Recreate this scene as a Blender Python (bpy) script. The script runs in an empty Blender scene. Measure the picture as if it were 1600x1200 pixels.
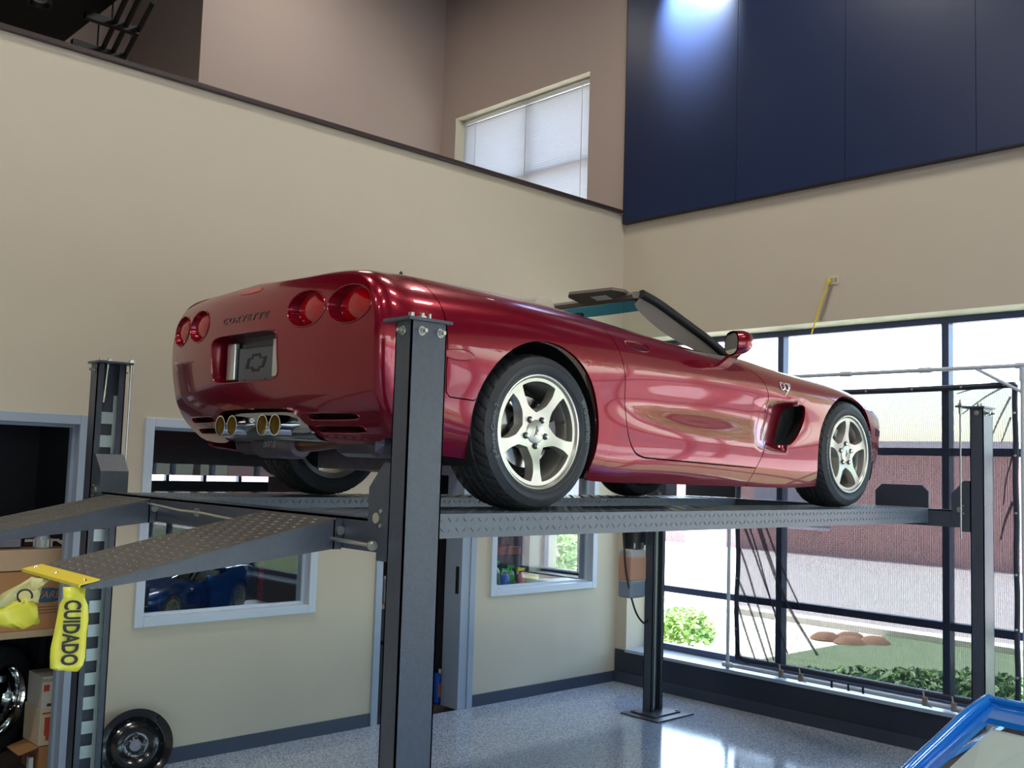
import bpy, bmesh, math, random
import numpy as np
from mathutils import Vector, Matrix
from mathutils.geometry import delaunay_2d_cdt
random.seed(7)
S = bpy.context.scene
COL = S.collection
PI = math.pi
ZR = 1.781            # height of the lift's runways; the car stands on them

# ---------------------------------------------------------------- camera
CF, CYAW, CPIT, CROL = 1576.836, 0.8154, 0.0822, 0.0311
CPOS = Vector((-3.0587, -3.9734, 1.9635))
_f = Vector((math.cos(CPIT)*math.cos(CYAW), math.cos(CPIT)*math.sin(CYAW), math.sin(CPIT)))
_r = Vector((math.sin(CYAW), -math.cos(CYAW), 0)); _u = _r.cross(_f)
_c, _s = math.cos(CROL), math.sin(CROL)
_r, _u = _r*_c + _u*_s, _u*_c - _r*_s
cd = bpy.data.cameras.new('camera'); cam = bpy.data.objects.new('camera', cd); COL.objects.link(cam)
cd.sensor_width = 36; cd.lens = 36*CF/1600; cd.clip_start = .05; cd.clip_end = 400
M = Matrix((_r, _u, -_f)).transposed().to_4x4(); M.translation = CPOS
cam.matrix_world = M; S.camera = cam

# ---------------------------------------------------------------- sky, sun, exposure
S.view_settings.view_transform = 'Standard'; S.view_settings.look = 'None'
S.view_settings.gamma = 1; S.view_settings.use_curve_mapping = False
S.view_settings.exposure = 0.0
S.cycles.use_denoising = True
S.cycles.max_bounces = 8; S.cycles.diffuse_bounces = 4; S.cycles.glossy_bounces = 4
S.cycles.transparent_max_bounces = 12; S.cycles.transmission_bounces = 6
S.cycles.sample_clamp_indirect = 6; S.cycles.caustics_reflective = False; S.cycles.caustics_refractive = False
W = bpy.data.worlds.new('sky'); S.world = W; W.use_nodes = True
nt = W.node_tree; bg = nt.nodes['Background']
sky = nt.nodes.new('ShaderNodeTexSky'); sky.sky_type = 'NISHITA'; sky.sun_disc = False
sky.sun_elevation = math.radians(48); sky.sun_rotation = math.radians(8); sky.dust_density = 2.0
nt.links.new(sky.outputs[0], bg.inputs[0]); bg.inputs[1].default_value = 1.75
sl = bpy.data.lights.new('sun', 'SUN'); so = bpy.data.objects.new('sun', sl); COL.objects.link(so)
sl.energy = 26; sl.angle = .01; sl.color = (1, .95, .87)
so.rotation_euler = Vector((-.07, -.50, -.86)).to_track_quat('-Z', 'Y').to_euler(); so.location = (8, 25, 40)
def area(name, loc, sx, sy, energy, direction, color=(1, 1, 1), spread=180):
    l = bpy.data.lights.new(name, 'AREA'); o = bpy.data.objects.new(name, l); COL.objects.link(o)
    l.shape = 'RECTANGLE'; l.size = sx; l.size_y = sy; l.energy = energy; l.color = color; l.spread = math.radians(spread)
    o.location = loc; o.rotation_euler = Vector(direction).to_track_quat('-Z', 'Y').to_euler()
    return o
# unseen ceiling lights added for most of the indoor light; housings further down
FILL_TROFFERS = [(-7.5, -6.8), (-7.5, -3.2), (-2.5, -6.8), (-2.5, -3.2), (2.2, -6.8), (2.2, -3.2), (-7.5, .4), (-2.5, .4), (2.2, .4), (1.9, 4.0)]  # last one added to brighten the mezzanine walls
CEIL = 7.6
for x, y in FILL_TROFFERS:
    area('ceiling_fill_light', (x, y, CEIL-.14), 1.15, .55, 66 if y < 3 else 20, (0, 0, -1), (1, .96, .89))
# daylight coming in at the glazing: light portals over the window openings
def portal(loc, sx, sy, d):
    o = area('window_portal', loc, sx, sy, 1, d); o.data.cycles.is_portal = True
portal((4.78, -3.2, 1.76), 10.9, 2.95, (-1, 0, 0))
portal((-2.2, -9.3, 1.76), 11.4, 2.95, (0, 1, 0))
portal((4.78, 3.9, 5.2), 2.2, 1.7, (-1, 0, 0))

# ---------------------------------------------------------------- materials
MATS = {}
def mat(name, col, rough=.5, metal=0, spec=None, noise=0, nscale=20, bump=0, bscale=80, coat=0, emit=None, estr=1, trans=0, ior=1.45, alpha=None, sheen=0):
    if name in MATS: return MATS[name]
    m = bpy.data.materials.new(name); m.use_nodes = True; MATS[name] = m
    t = m.node_tree; b = t.nodes['Principled BSDF']
    b.inputs['Base Color'].default_value = (*col, 1); b.inputs['Roughness'].default_value = rough
    b.inputs['Metallic'].default_value = metal; b.inputs['IOR'].default_value = ior
    if spec is not None: b.inputs['Specular IOR Level'].default_value = spec
    if coat: b.inputs['Coat Weight'].default_value = coat; b.inputs['Coat Roughness'].default_value = .03
    if trans: b.inputs['Transmission Weight'].default_value = trans
    if alpha is not None: b.inputs['Alpha'].default_value = alpha
    if emit: b.inputs['Emission Color'].default_value = (*emit, 1); b.inputs['Emission Strength'].default_value = estr
    tc = t.nodes.new('ShaderNodeTexCoord')
    if noise:
        n = t.nodes.new('ShaderNodeTexNoise'); n.inputs['Scale'].default_value = nscale; n.inputs['Detail'].default_value = 5
        t.links.new(tc.outputs['Object'], n.inputs['Vector'])
        mx = t.nodes.new('ShaderNodeMix'); mx.data_type = 'RGBA'
        mx.inputs[6].default_value = (*[max(0, c*(1-noise)) for c in col], 1); mx.inputs[7].default_value = (*[min(1, c*(1+noise)) for c in col], 1)
        t.links.new(n.outputs[0], mx.inputs[0]); t.links.new(mx.outputs[2], b.inputs['Base Color'])
    if bump:
        n2 = t.nodes.new('ShaderNodeTexNoise'); n2.inputs['Scale'].default_value = bscale; n2.inputs['Detail'].default_value = 3
        t.links.new(tc.outputs['Object'], n2.inputs['Vector'])
        bp = t.nodes.new('ShaderNodeBump'); bp.inputs['Strength'].default_value = bump; bp.inputs['Distance'].default_value = .004
        t.links.new(n2.outputs[0], bp.inputs['Height']); t.links.new(bp.outputs[0], b.inputs['Normal'])
    return m
def lin(h):   # sRGB hex -> linear
    h = h.lstrip('#'); o = []
    for i in (0, 2, 4):
        c = int(h[i:i+2], 16)/255; o.append(c/12.92 if c <= .04045 else ((c+.055)/1.055)**2.4)
    return tuple(o)
def glass_mat(name, tint, refl=1.0, rough=0.0):
    m = bpy.data.materials.new(name); m.use_nodes = True; t = m.node_tree; t.nodes.clear(); MATS[name] = m
    o = t.nodes.new('ShaderNodeOutputMaterial'); mx = t.nodes.new('ShaderNodeMixShader')
    tr = t.nodes.new('ShaderNodeBsdfTransparent'); tr.inputs[0].default_value = (*tint, 1)
    gl = t.nodes.new('ShaderNodeBsdfGlossy'); gl.inputs['Roughness'].default_value = rough
    fr = t.nodes.new('ShaderNodeFresnel'); fr.inputs[0].default_value = 1.5
    mu = t.nodes.new('ShaderNodeMath'); mu.operation = 'MULTIPLY'; mu.inputs[1].default_value = refl; mu.use_clamp = True
    ge = t.nodes.new('ShaderNodeNewGeometry'); m2 = t.nodes.new('ShaderNodeMath'); m2.operation = 'SUBTRACT'; m2.inputs[0].default_value = 1; m3 = t.nodes.new('ShaderNodeMath'); m3.operation = 'MULTIPLY'
    t.links.new(ge.outputs['Backfacing'], m2.inputs[1]); t.links.new(fr.outputs[0], mu.inputs[0]); t.links.new(mu.outputs[0], m3.inputs[0]); t.links.new(m2.outputs[0], m3.inputs[1]); t.links.new(m3.outputs[0], mx.inputs[0])
    t.links.new(tr.outputs[0], mx.inputs[1]); t.links.new(gl.outputs[0], mx.inputs[2]); t.links.new(mx.outputs[0], o.inputs[0])
    return m

WALL = mat('wall_paint', lin('c3b9a5'), .75, noise=.025, nscale=3, bump=.08, bscale=160)
MEZZ = mat('mezzanine_paint', lin('bba99d'), .8, noise=.02, nscale=3, bump=.06, bscale=160)
NAVY = mat('navy_panel', lin('202c4c'), .36, noise=.08, nscale=2)
CAPM = mat('dark_wood_cap', lin('3a2c2a'), .4, noise=.25, nscale=12)
SLATE = mat('slate_paint', lin('2d3340'), .35, noise=.05)
BASEB = mat('rubber_base', lin('3d4556'), .4)
ALU = mat('grey_frame_paint', lin('9aa6b6'), .38)
ALUW = mat('window_frame_paint', lin('bcc7d4'), .35)
DKALU = mat('dark_anodised_frame', lin('4a5472'), .35, metal=.2)
GLASS = glass_mat('window_glass', (.93, .96, .95))
GLASSD = glass_mat('interior_glass', (.85, .9, .9), 1.6)
BLACK = mat('black_plastic', (.012, .012, .013), .45)
LIFTM = mat('lift_black_powdercoat', (.052, .062, .084), .35, spec=.75, noise=.25, nscale=60, bump=.25, bscale=260)
ZINC = mat('zinc_plated', lin('c2c4bb'), .3, metal=.9)
CHROME = mat('chrome', (.85, .85, .86), .06, metal=1)
STEEL = mat('raw_steel', (.42, .42, .42), .35, metal=.9, noise=.2, nscale=40)
WHITE = mat('white_paint', (.78, .78, .76), .5)
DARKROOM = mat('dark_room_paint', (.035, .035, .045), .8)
YEL = mat('yellow_paint', lin('e8cf2b'), .4, noise=.05)
CARD = mat('cardboard', lin('a9784e'), .8, noise=.06, nscale=25)
CARDL = mat('pale_cardboard', lin('b79a7c'), .8, noise=.06, nscale=25)

# ---------------------------------------------------------------- helpers
def link_mesh(name, me, m=None, parent=None):
    o = bpy.data.objects.new(name, me); COL.objects.link(o)
    if m is not None:
        for k in (m if isinstance(m, (list, tuple)) else [m]): me.materials.append(k)
    if parent is not None: o.parent = parent
    return o
def tag(o, label=None, cat=None, group=None, kind=None):
    if label: o['label'] = label
    if cat: o['category'] = cat
    if group: o['group'] = group
    if kind: o['kind'] = kind
    return o
def empty(name, label, cat, loc=(0, 0, 0), rz=0, group=None):
    o = bpy.data.objects.new(name, None); COL.objects.link(o); o.location = loc; o.rotation_euler = (0, 0, rz)
    o.empty_display_size = .1
    return tag(o, label, cat, group)
def copy_tree(o, parent=None):
    c = o.copy(); COL.objects.link(c); c.parent = parent
    for ch in o.children: copy_tree(ch, c)
    return c
class MB:
    """collects geometry of one mesh"""
    def __init__(s): s.v = []; s.f = []; s.sm = []; s.mi = []; s.cur = 0
    def add(s, vs, fs, smooth=False):
        n = len(s.v); s.v += [tuple(v) for v in vs]
        for f in fs: s.f.append(tuple(i+n for i in f)); s.sm.append(smooth); s.mi.append(s.cur)
        return s
    def box(s, a, b, bev=0):
        x0, y0, z0 = [min(p, q) for p, q in zip(a, b)]; x1, y1, z1 = [max(p, q) for p, q in zip(a, b)]
        if not bev:
            return s.add([(x0,y0,z0),(x1,y0,z0),(x1,y1,z0),(x0,y1,z0),(x0,y0,z1),(x1,y0,z1),(x1,y1,z1),(x0,y1,z1)],
                [(0,3,2,1),(4,5,6,7),(0,1,5,4),(1,2,6,5),(2,3,7,6),(3,0,4,7)])
        bm = bmesh.new(); bmesh.ops.create_cube(bm, size=1)
        for v in bm.verts: v.co = ((x0+x1)/2+v.co.x*(x1-x0), (y0+y1)/2+v.co.y*(y1-y0), (z0+z1)/2+v.co.z*(z1-z0))
        bmesh.ops.bevel(bm, geom=bm.edges[:], offset=bev, segments=2, affect='EDGES', profile=.5)
        bm.verts.index_update(); s.add([v.co[:] for v in bm.verts], [[v.index for v in f.verts] for f in bm.faces]); bm.free(); return s
    def prism(s, pts, d, o=(0, 0, 0)):
        """closed polygon pts (3D, planar) extruded by vector d"""
        n = len(pts); d = Vector(d); P = [Vector(p)+Vector(o) for p in pts]
        nn = Vector((0, 0, 0))
        for i in range(n): nn += P[i].cross(P[(i+1) % n])
        if nn.dot(d) > 0: P = P[::-1]
        vs = [p[:] for p in P]+[(p+d)[:] for p in P]
        fs = [tuple(range(n)), tuple(range(2*n-1, n-1, -1))]+[(i, i+n, (i+1) % n+n, (i+1) % n) for i in range(n)]
        return s.add(vs, fs)
    def tube(s, path, r, n=10, caps=True, smooth=True):
        P = [Vector(p) for p in path]; rs = r if isinstance(r, (list, tuple)) else [r]*len(P)
        vs = []; fs = []; up = None
        for i, p in enumerate(P):
            t = (P[min(i+1, len(P)-1)]-P[max(i-1, 0)]).normalized()
            if up is None: up = t.orthogonal().normalized()
            up = (up-t*up.dot(t)).normalized(); w = t.cross(up)
            for k in range(n):
                a = 2*PI*k/n; vs.append((p+(up*math.cos(a)+w*math.sin(a))*rs[i])[:])
        for i in range(len(P)-1):
            for k in range(n):
                k2 = (k+1) % n; fs.append((i*n+k, i*n+k2, (i+1)*n+k2, (i+1)*n+k))
        s.add(vs, fs, smooth)
        if caps:
            m = len(P)
            s.add(vs[:n], [tuple(range(n-1, -1, -1))]); s.add(vs[(m-1)*n:], [tuple(range(n))])
        return s
    def lathe(s, prof, c=(0, 0, 0), axis='Z', n=32, smooth=True, a0=0, a1=2*PI, close=False):
        """prof: [(r, h)] turned about axis through c"""
        full = abs(a1-a0-2*PI) < 1e-6; m = n if full else n+1; vs = []; fs = []; c = Vector(c)
        P = prof
        for k in range(m):
            a = a0+(a1-a0)*k/n; ca, sa = math.cos(a), math.sin(a)
            for r, h in P:
                q = {'Z': (r*ca, r*sa, h), 'Y': (r*sa, h, r*ca), 'X': (h, r*ca, r*sa)}[axis]
                vs.append((c+Vector(q))[:])
        L = len(P)
        for k in range(n):
            k2 = (k+1) % m
            for j in range(L-1 if not close else L):
                j2 = (j+1) % L; fs.append((k*L+j, k2*L+j, k2*L+j2, k*L+j2))
        return s.add(vs, fs, smooth)
    def cyl(s, a, b, r, n=20, r2=None): return s.tube([a, b], [r, r if r2 is None else r2], n)
    def build(s, name, m=None, parent=None, auto=None):
        me = bpy.data.meshes.new(name); me.from_pydata(s.v, [], s.f)
        me.polygons.foreach_set('use_smooth', s.sm); me.polygons.foreach_set('material_index', s.mi)
        bm = bmesh.new(); bm.from_mesh(me); bmesh.ops.remove_doubles(bm, verts=bm.verts, dist=1e-6)
        bmesh.ops.recalc_face_normals(bm, faces=bm.faces); bm.to_mesh(me); bm.free()
        if any(s.sm): me.set_sharp_from_angle(angle=math.radians(auto or 40))
        return link_mesh(name, me, m, parent)
def wall_holes(mb, ax, p0, p1, u0, u1, z0, z1, holes):
    """wall slab between planes ax=p0..p1, spanning u0..u1 along the other axis and z0..z1, with rectangular holes (ua,ub,za,zb)"""
    us = sorted({u0, u1, *[h[0] for h in holes], *[h[1] for h in holes]}); zs = sorted({z0, z1, *[h[2] for h in holes], *[h[3] for h in holes]})
    us = [u for u in us if u0 <= u <= u1]; zs = [z for z in zs if z0 <= z <= z1]
    inh = lambda u, z: any(h[0] < u < h[1] and h[2] < z < h[3] for h in holes)
    solid = {}
    for i in range(len(us)-1):
        for j in range(len(zs)-1):
            solid[i, j] = not inh((us[i]+us[i+1])/2, (zs[j]+zs[j+1])/2)
    def P(p, u, z): return (p, u, z) if ax == 0 else (u, p, z)
    for (i, j), sd in solid.items():
        if not sd: continue
        a, b, c, d = us[i], us[i+1], zs[j], zs[j+1]
        for p in (p0, p1): mb.add([P(p, a, c), P(p, b, c), P(p, b, d), P(p, a, d)], [(0, 1, 2, 3)])
        for di, dj, e in ((-1, 0, ((a, c), (a, d))), (1, 0, ((b, c), (b, d))), (0, -1, ((a, c), (b, c))), (0, 1, ((a, d), (b, d)))):
            if not solid.get((i+di, j+dj), False):
                (ua, za), (ub, zb) = e; mb.add([P(p0, ua, za), P(p0, ub, zb), P(p1, ub, zb), P(p1, ua, za)], [(0, 1, 2, 3)])
    return mb
def struct(o, label=None): return tag(o, label, None, None, 'structure')
# ================================================================ the room
WY, WX = 2.34, 4.32
# floor: speckled epoxy flakes, glossy
fm = mat('flake_floor', (.2, .2, .2), .12); t = fm.node_tree; b = t.nodes['Principled BSDF']
tc = t.nodes.new('ShaderNodeTexCoord'); vo = t.nodes.new('ShaderNodeTexVoronoi'); vo.inputs['Scale'].default_value = 170
t.links.new(tc.outputs['Object'], vo.inputs['Vector'])
cr = t.nodes.new('ShaderNodeValToRGB'); sep = t.nodes.new('ShaderNodeSeparateColor')
t.links.new(vo.outputs['Color'], sep.inputs[0]); t.links.new(sep.outputs[0], cr.inputs[0])
el = cr.color_ramp.elements; el[0].color = (*lin('667084'), 1); el[1].color = (*lin('eceeec'), 1); el[1].position = .95
for pos, h in ((.25, 'a0adbf'), (.5, 'bdc8d6'), (.72, 'adb6c2'), (.85, 'cdcdcc')):
    e = el.new(pos); e.color = (*lin(h), 1)
cr.color_ramp.interpolation = 'CONSTANT'
t.links.new(cr.outputs[0], b.inputs['Base Color'])
ns = t.nodes.new('ShaderNodeTexNoise'); ns.inputs['Scale'].default_value = 60
t.links.new(tc.outputs['Object'], ns.inputs['Vector'])
bp = t.nodes.new('ShaderNodeBump'); bp.inputs['Strength'].default_value = .08; bp.inputs['Distance'].default_value = .002
t.links.new(ns.outputs[0], bp.inputs['Height']); t.links.new(bp.outputs[0], b.inputs['Normal'])
struct(MB().box((-12, -9, -.12), (WX, WY, 0)).build('floor', fm))

# left wall (half wall below the mezzanine)
WT = .14
HOLES = [(-2.33, -.71, -.001, 2.17), (-.30, .97, .91, 2.18), (1.555, 2.50, -.001, 2.17), (2.73, 3.99, .91, 2.18)]
wl = wall_holes(MB(), 1, WY, WY+WT, -12, WX, 0, 4.44, HOLES).build('wall_left', WALL); struct(wl)
struct(MB().box((-12, WY-.035, 4.44), (WX-.06, WY+WT+.03, 4.475), .006).build('trim_1', CAPM))
bb = MB()
for a, c in ((-.68, 1.525), (2.53, WX-.012)): bb.box((a, WY-.012, 0), (c, WY, .095))
bb.box((-12, WY-.012, 0), (-2.36, WY, .095))
struct(bb.build('baseboard_left', BASEB))
# front wall (street side)
WX2 = 4.72
FH = [(-8.6, 2.205, .30, 3.215), (2.84, 4.96, 4.3, 6.02), (2.6, 3.52, .9, 2.3)]
struct(wall_holes(MB(), 0, WX, WX2, -9, 7.15, 0, CEIL, FH).build('wall_front', WALL))
struct(MB().box((WX-.012, -8.6, .095), (WX, WY-.012, .30)).build('trim_2', SLATE))
struct(MB().box((WX-.022, -9, 0), (WX, WY-.012, .095)).build('baseboard_front', BASEB))
struct(MB().box((WX-.02, -8.6, .285), (4.61, 2.205, .312)).build('trim_3', mat('sill_paint', lin('a4b0bd'), .3)))
# right and rear walls behind the camera, ceiling
struct(wall_holes(MB(), 1, -9.25, -9, -12, WX2, 0, CEIL, [(-8, 3.5, .30, 3.215)]).build('wall_right', WALL))
struct(MB().box((-12.2, -9.25, 0), (-12, 7.2, CEIL)).build('wall_rear', WALL))
struct(MB().box((-12.2, -9.25, CEIL), (WX2, 7.3, CEIL+.15)).build('ceiling', mat('dark_ceiling', (.02, .02, .023), .8)))
# navy cladding high on the front wall: wide panels with fine joints
nv = empty('navy_cladding', 'dark navy blue wall cladding panels high above the front window', 'wall panel', (WX-.06, 0, 4.345))
ys = [2.30, 1.02, -.01, -1.04, -2.07, -3.1, -4.13, -5.16, -6.19, -7.22, -8.25]
for k in range(len(ys)-1):
    MB().box((0, ys[k+1]+.003, 0), (.058, ys[k]-.001, CEIL-4.36)).build('panel', NAVY, nv)
MB().box((.002, 2.3, -.004), (.058, 2.312, CEIL-4.36)).build('edge_trim', BLACK, nv)
MB().box((.002, -8.25, -.008), (.058, 2.312, -.0005)).build('edge_trim', BLACK, nv)

struct(MB().box((-12, -9, 4.345), (WX-.07, -8.94, CEIL-.02)).build('trim_4', NAVY))
struct(MB().box((-12, -8.93, 3.3), (-11.94, WY-.05, CEIL-.02)).build('trim_5', NAVY))
# mezzanine
struct(MB().box((-12, WY+WT, 3.32), (WX, 7.2, 3.5)).build('floor_mezzanine', mat('mezz_floor', (.2, .18, .16), .7)))
struct(MB().box((1.245, 5.22, 3.5), (WX, 5.4, CEIL)).build('wall_mezzanine_back', MEZZ))
struct(MB().box((-12, 7.0, 3.5), (1.245, 7.2, CEIL)).build('wall_mezzanine_recess', MEZZ))
struct(MB().box((1.245, 5.4, 3.5), (1.4, 7.2, CEIL)).build('wall_mezzanine_return', MEZZ))
struct(MB().box((WX-.004, WY+WT+.03, 3.5), (WX, 2.84, 4.478)).box((WX-.004, 2.315, 4.478), (WX, 2.84, CEIL)).box((WX-.004, 4.96, 3.5), (WX, 5.22, CEIL)).box((WX-.004, 2.84, 6.02), (WX, 4.96, CEIL)).box((WX-.004, 2.84, 3.5), (WX, 4.96, 4.3)).build('wall_mezzanine_front', MEZZ))
# dark soffit above the left end of the mezzanine
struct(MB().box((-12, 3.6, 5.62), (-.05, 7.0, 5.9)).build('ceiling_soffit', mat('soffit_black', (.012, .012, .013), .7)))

# window frames ---------------------------------------------------
def bar(mb, x0, x1, y0, y1, z0, z1): mb.box((x0, y0, z0), (x1, y1, z1), .004)
wf = MB()
struct_w = None
w1 = struct(tag(bpy.data.objects.new('window_1', None), 'tall street window wall with dark mullions beneath the navy panels')); COL.objects.link(w1); w1.location = (4.605, 0, 0)
MULL = [2.18, .775, -.655, -2.085, -3.515, -4.945, -6.375, -7.805, -8.575]
for y in MULL: MB().box((0, y-.028, .312), (.09, y+.028, 3.215), .004).build('mullion', DKALU, w1)
for i in range(len(MULL)-1):
    a, c = MULL[i+1]+.028, MULL[i]-.028
    for z0, z1 in ((.312, .37), (.845, .905), (2.15, 2.21), (3.165, 3.215)): MB().box((.005, a, z0), (.085, c, z1), .004).build('transom', DKALU, w1)
    for z0, z1 in ((.37, .845), (.905, 2.15), (2.21, 3.165)): MB().box((.04, a, z0), (.046, c, z1)).build('pane', GLASS, w1)
w7 = struct(tag(bpy.data.objects.new('window_7', None), 'street window row behind the photographer')); COL.objects.link(w7); w7.location = (0, -9.16, 0)
MX = [-7.97+1.42*k for k in range(9)]; MX[-1] = 3.47
for x in MX: MB().box((x-.028, -.045, .30), (x+.028, .045, 3.215)).build('mullion', DKALU, w7)
for i in range(len(MX)-1):
    a, c = MX[i]+.028, MX[i+1]-.028
    for z0, z1 in ((.30, .36), (.845, .905), (2.15, 2.21), (3.155, 3.215)): MB().box((a, -.04, z0), (c, .04, z1)).build('transom', DKALU, w7)
    for z0, z1 in ((.36, .845), (.905, 2.15), (2.21, 3.155)): MB().box((a, -.003, z0), (c, .003, z1)).build('pane', GLASS, w7)
# mezzanine window with blind
w2 = struct(tag(bpy.data.objects.new('window_2', None), 'high mezzanine window with a white venetian blind')); COL.objects.link(w2); w2.location = (4.5, 0, 0)
for y in (2.86, 3.9, 4.94): MB().box((0, y-.025, 4.3), (.07, y+.025, 6.02), .004).build('mullion', DKALU, w2)
for z in (4.325, 5.18, 5.995): MB().box((0, 2.885, z-.025), (.07, 4.915, z+.025), .004).build('transom', DKALU, w2)
for a, c in ((2.885, 3.875), (3.925, 4.915)):
    for z0, z1 in ((4.35, 5.155), (5.205, 5.97)): MB().box((.03, a, z0), (.036, c, z1)).build('pane', GLASS, w2)
def blind(name, label, axis, p, u0, u1, ztop, zbot, pitch, depth, tilt, group=None, cords=3):
    o = empty(name, label, 'blind', (p, (u0+u1)/2, zbot) if axis == 0 else ((u0+u1)/2, p, zbot)); h = (u1-u0)/2
    P = (lambda d, u, z: (d, u, z)) if axis == 0 else (lambda d, u, z: (u, d, z))
    MB().box(P(-depth*.6, -h, ztop-zbot-.035), P(depth*.6, h, ztop-zbot)).build('head_rail', BLM, o)
    c, s = math.cos(tilt)*depth/2, math.sin(tilt)*depth/2
    sm = MB().add([P(-c, -h, -s), P(c, -h, s), P(c, h, s), P(-c, h, -s), P(-c, -h, -s+.0012), P(c, -h, s+.0012), P(c, h, s+.0012), P(-c, h, -s+.0012)], [(0,1,2,3),(7,6,5,4),(0,4,5,1),(1,5,6,2),(2,6,7,3),(3,7,4,0)])
    first = None; z = .03
    while z < ztop-zbot-.05:
        if first is None: first = sm.build('slat', BLM, o); q = first
        else: q = first.copy(); COL.objects.link(q); q.parent = o
        q.location.z = z; z += pitch
    MB().box(P(-depth*.4, -h, 0), P(depth*.4, h, .018)).build('bottom_rail', BLM, o)
    for k in range(cords):
        u = -h*.8+1.6*h*k/(cords-1); MB().box(P(-depth*.55, u-.006, .01), P(-depth*.5, u+.006, ztop-zbot-.02)).build('ladder_tape', BLM, o)
    return o
BLM = mat('blind_slat', (.74, .73, .72), .45); t = BLM.node_tree
_o = t.nodes['Material Output']; _mx = t.nodes.new('ShaderNodeMixShader'); _tl = t.nodes.new('ShaderNodeBsdfTranslucent'); _tl.inputs[0].default_value = (.8, .79, .8, 1); _mx.inputs[0].default_value = .45
t.links.new(t.nodes['Principled BSDF'].outputs[0], _mx.inputs[1]); t.links.new(_tl.outputs[0], _mx.inputs[2]); t.links.new(_mx.outputs[0], _o.inputs[0])
blind('venetian_blind', 'white venetian blind in the high mezzanine window', 0, 4.455, 2.845, 4.955, 6.0, 4.34, .0265, .026, math.radians(-62))

# interior windows and doors in the left wall -----------------------
def frame(name, label, x0, x1, z0, z1, w=.06, door=False, m=ALUW):
    o = struct(tag(bpy.data.objects.new(name, None), label)); COL.objects.link(o); o.location = (0, WY, 0)
    jb = 0 if door else z0
    for a, c, n in ((x0, x0+w, 'jamb'), (x1-w, x1, 'jamb')): MB().box((a, -.022, jb), (c, WT+.02, z1), .004).build(n, m, o)
    MB().box((x0+w, -.022, z1-w), (x1-w, WT+.02, z1), .004).build('head', m, o)
    if not door: MB().box((x0+w, -.022, z0), (x1-w, WT+.02, z0+w), .004).build('sill', m, o)
    a, c = x0+w, x1-w; b0 = jb if door else z0+w; st = .018
    for p, q, r, s_ in ((a, a+st, b0, z1-w), (c-st, c, b0, z1-w), (a+st, c-st, z1-w-st, z1-w)): MB().box((p, .055, r), (q, .085, s_)).build('stop', m, o)
    if not door:
        MB().box((a+st, .055, b0), (c-st, .085, b0+st)).build('stop', m, o)
        MB().box((a+.004, .066, b0+.004), (c-.004, .072, z1-w-.004)).build('pane', GLASSD, o)
    return o
frame('door_1', 'wide grey framed storage opening behind the rear lift post', -2.36, -.68, 0, 2.2, .06, True, ALU)
frame('window_3', 'wide white framed interior window below the car tail', -.33, 1.0, .88, 2.21)
d2 = frame('door_2', 'grey framed open doorway behind the nearest lift post', 1.525, 2.53, 0, 2.2, .06, True, ALU)
# deeper steel jamb on the doorway's right-hand side, with latch plate
MB().box((2.38, -.012, 0), (2.47, WT+.06, 2.14), .004).build('jamb', ALU, d2)
MB().box((2.374, .02, .92), (2.382, .055, 1.14)).build('strike_plate', BLACK, d2)
frame('window_4', 'white framed interior window with spray bottles on its sill', 2.70, 4.02, .88, 2.21)
# rooms behind the left wall (dark, unlit)
y0 = WY+WT
DR = DARKROOM
struct(MB().box((-3, y0, -.1), (WX, 7.0, -.001)).build('floor_back_rooms', mat('wood_floor', lin('544843'), .5, noise=.2, nscale=6)))
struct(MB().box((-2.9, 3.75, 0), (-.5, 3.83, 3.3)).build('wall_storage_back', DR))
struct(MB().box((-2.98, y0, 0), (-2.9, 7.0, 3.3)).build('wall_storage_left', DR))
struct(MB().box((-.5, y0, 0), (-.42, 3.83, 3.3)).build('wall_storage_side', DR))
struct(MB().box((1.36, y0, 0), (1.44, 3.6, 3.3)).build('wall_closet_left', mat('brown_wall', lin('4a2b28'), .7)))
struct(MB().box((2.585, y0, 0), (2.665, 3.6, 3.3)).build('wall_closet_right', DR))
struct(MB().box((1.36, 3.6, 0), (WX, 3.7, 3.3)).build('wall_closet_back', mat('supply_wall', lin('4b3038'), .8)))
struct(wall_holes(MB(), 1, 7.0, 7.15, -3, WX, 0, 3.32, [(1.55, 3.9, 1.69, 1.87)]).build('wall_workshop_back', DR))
w5 = struct(tag(bpy.data.objects.new('window_5', None), 'far strip window of the back workshop seen through the interior glass')); COL.objects.link(w5); w5.location = (0, 7.03, 0)
for k in range(6):
    x = 1.55+k*.45; MB().box((x-.02, 0, 1.69), (x+.02, .06, 1.87)).build('mullion', DKALU, w5)
    if k < 5: MB().box((x+.02, .03, 1.69), (x+.43, .036, 1.87)).build('pane', GLASS, w5)
w6 = struct(tag(bpy.data.objects.new('window_6', None), 'low exterior window of the supply room with plants outside')); COL.objects.link(w6); w6.location = (4.5, 0, 0)
for y in (2.62, 3.0, 3.5): MB().box((0, y-.02, .9), (.06, y+.02, 2.3)).build('mullion', DKALU, w6)
for z in (.92, 2.28): MB().box((0, 2.64, z-.02), (.06, 3.48, z+.02)).build('transom', DKALU, w6)
for a_, c_ in ((2.64, 2.98), (3.02, 3.48)): MB().box((.03, a_, .94), (.036, c_, 2.26)).build('pane', GLASS, w6)
# dark roller shade behind the interior window
sh = empty('roller_shade', 'dark roller shade drawn halfway down the interior window', 'shade', (.335, WY+WT+.03, 1.86))
MB().box((-.66, 0, 0), (.66, .004, .34)).build('fabric', mat('shade_fabric', (.022, .023, .028), .85), sh)
MB().cyl((-.66, .02, .36), (.66, .02, .36), .03).build('roller', BLACK, sh)
MB().box((-.66, -.006, -.018), (.66, .012, .0)).build('hem_bar', BLACK, sh)
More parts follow.
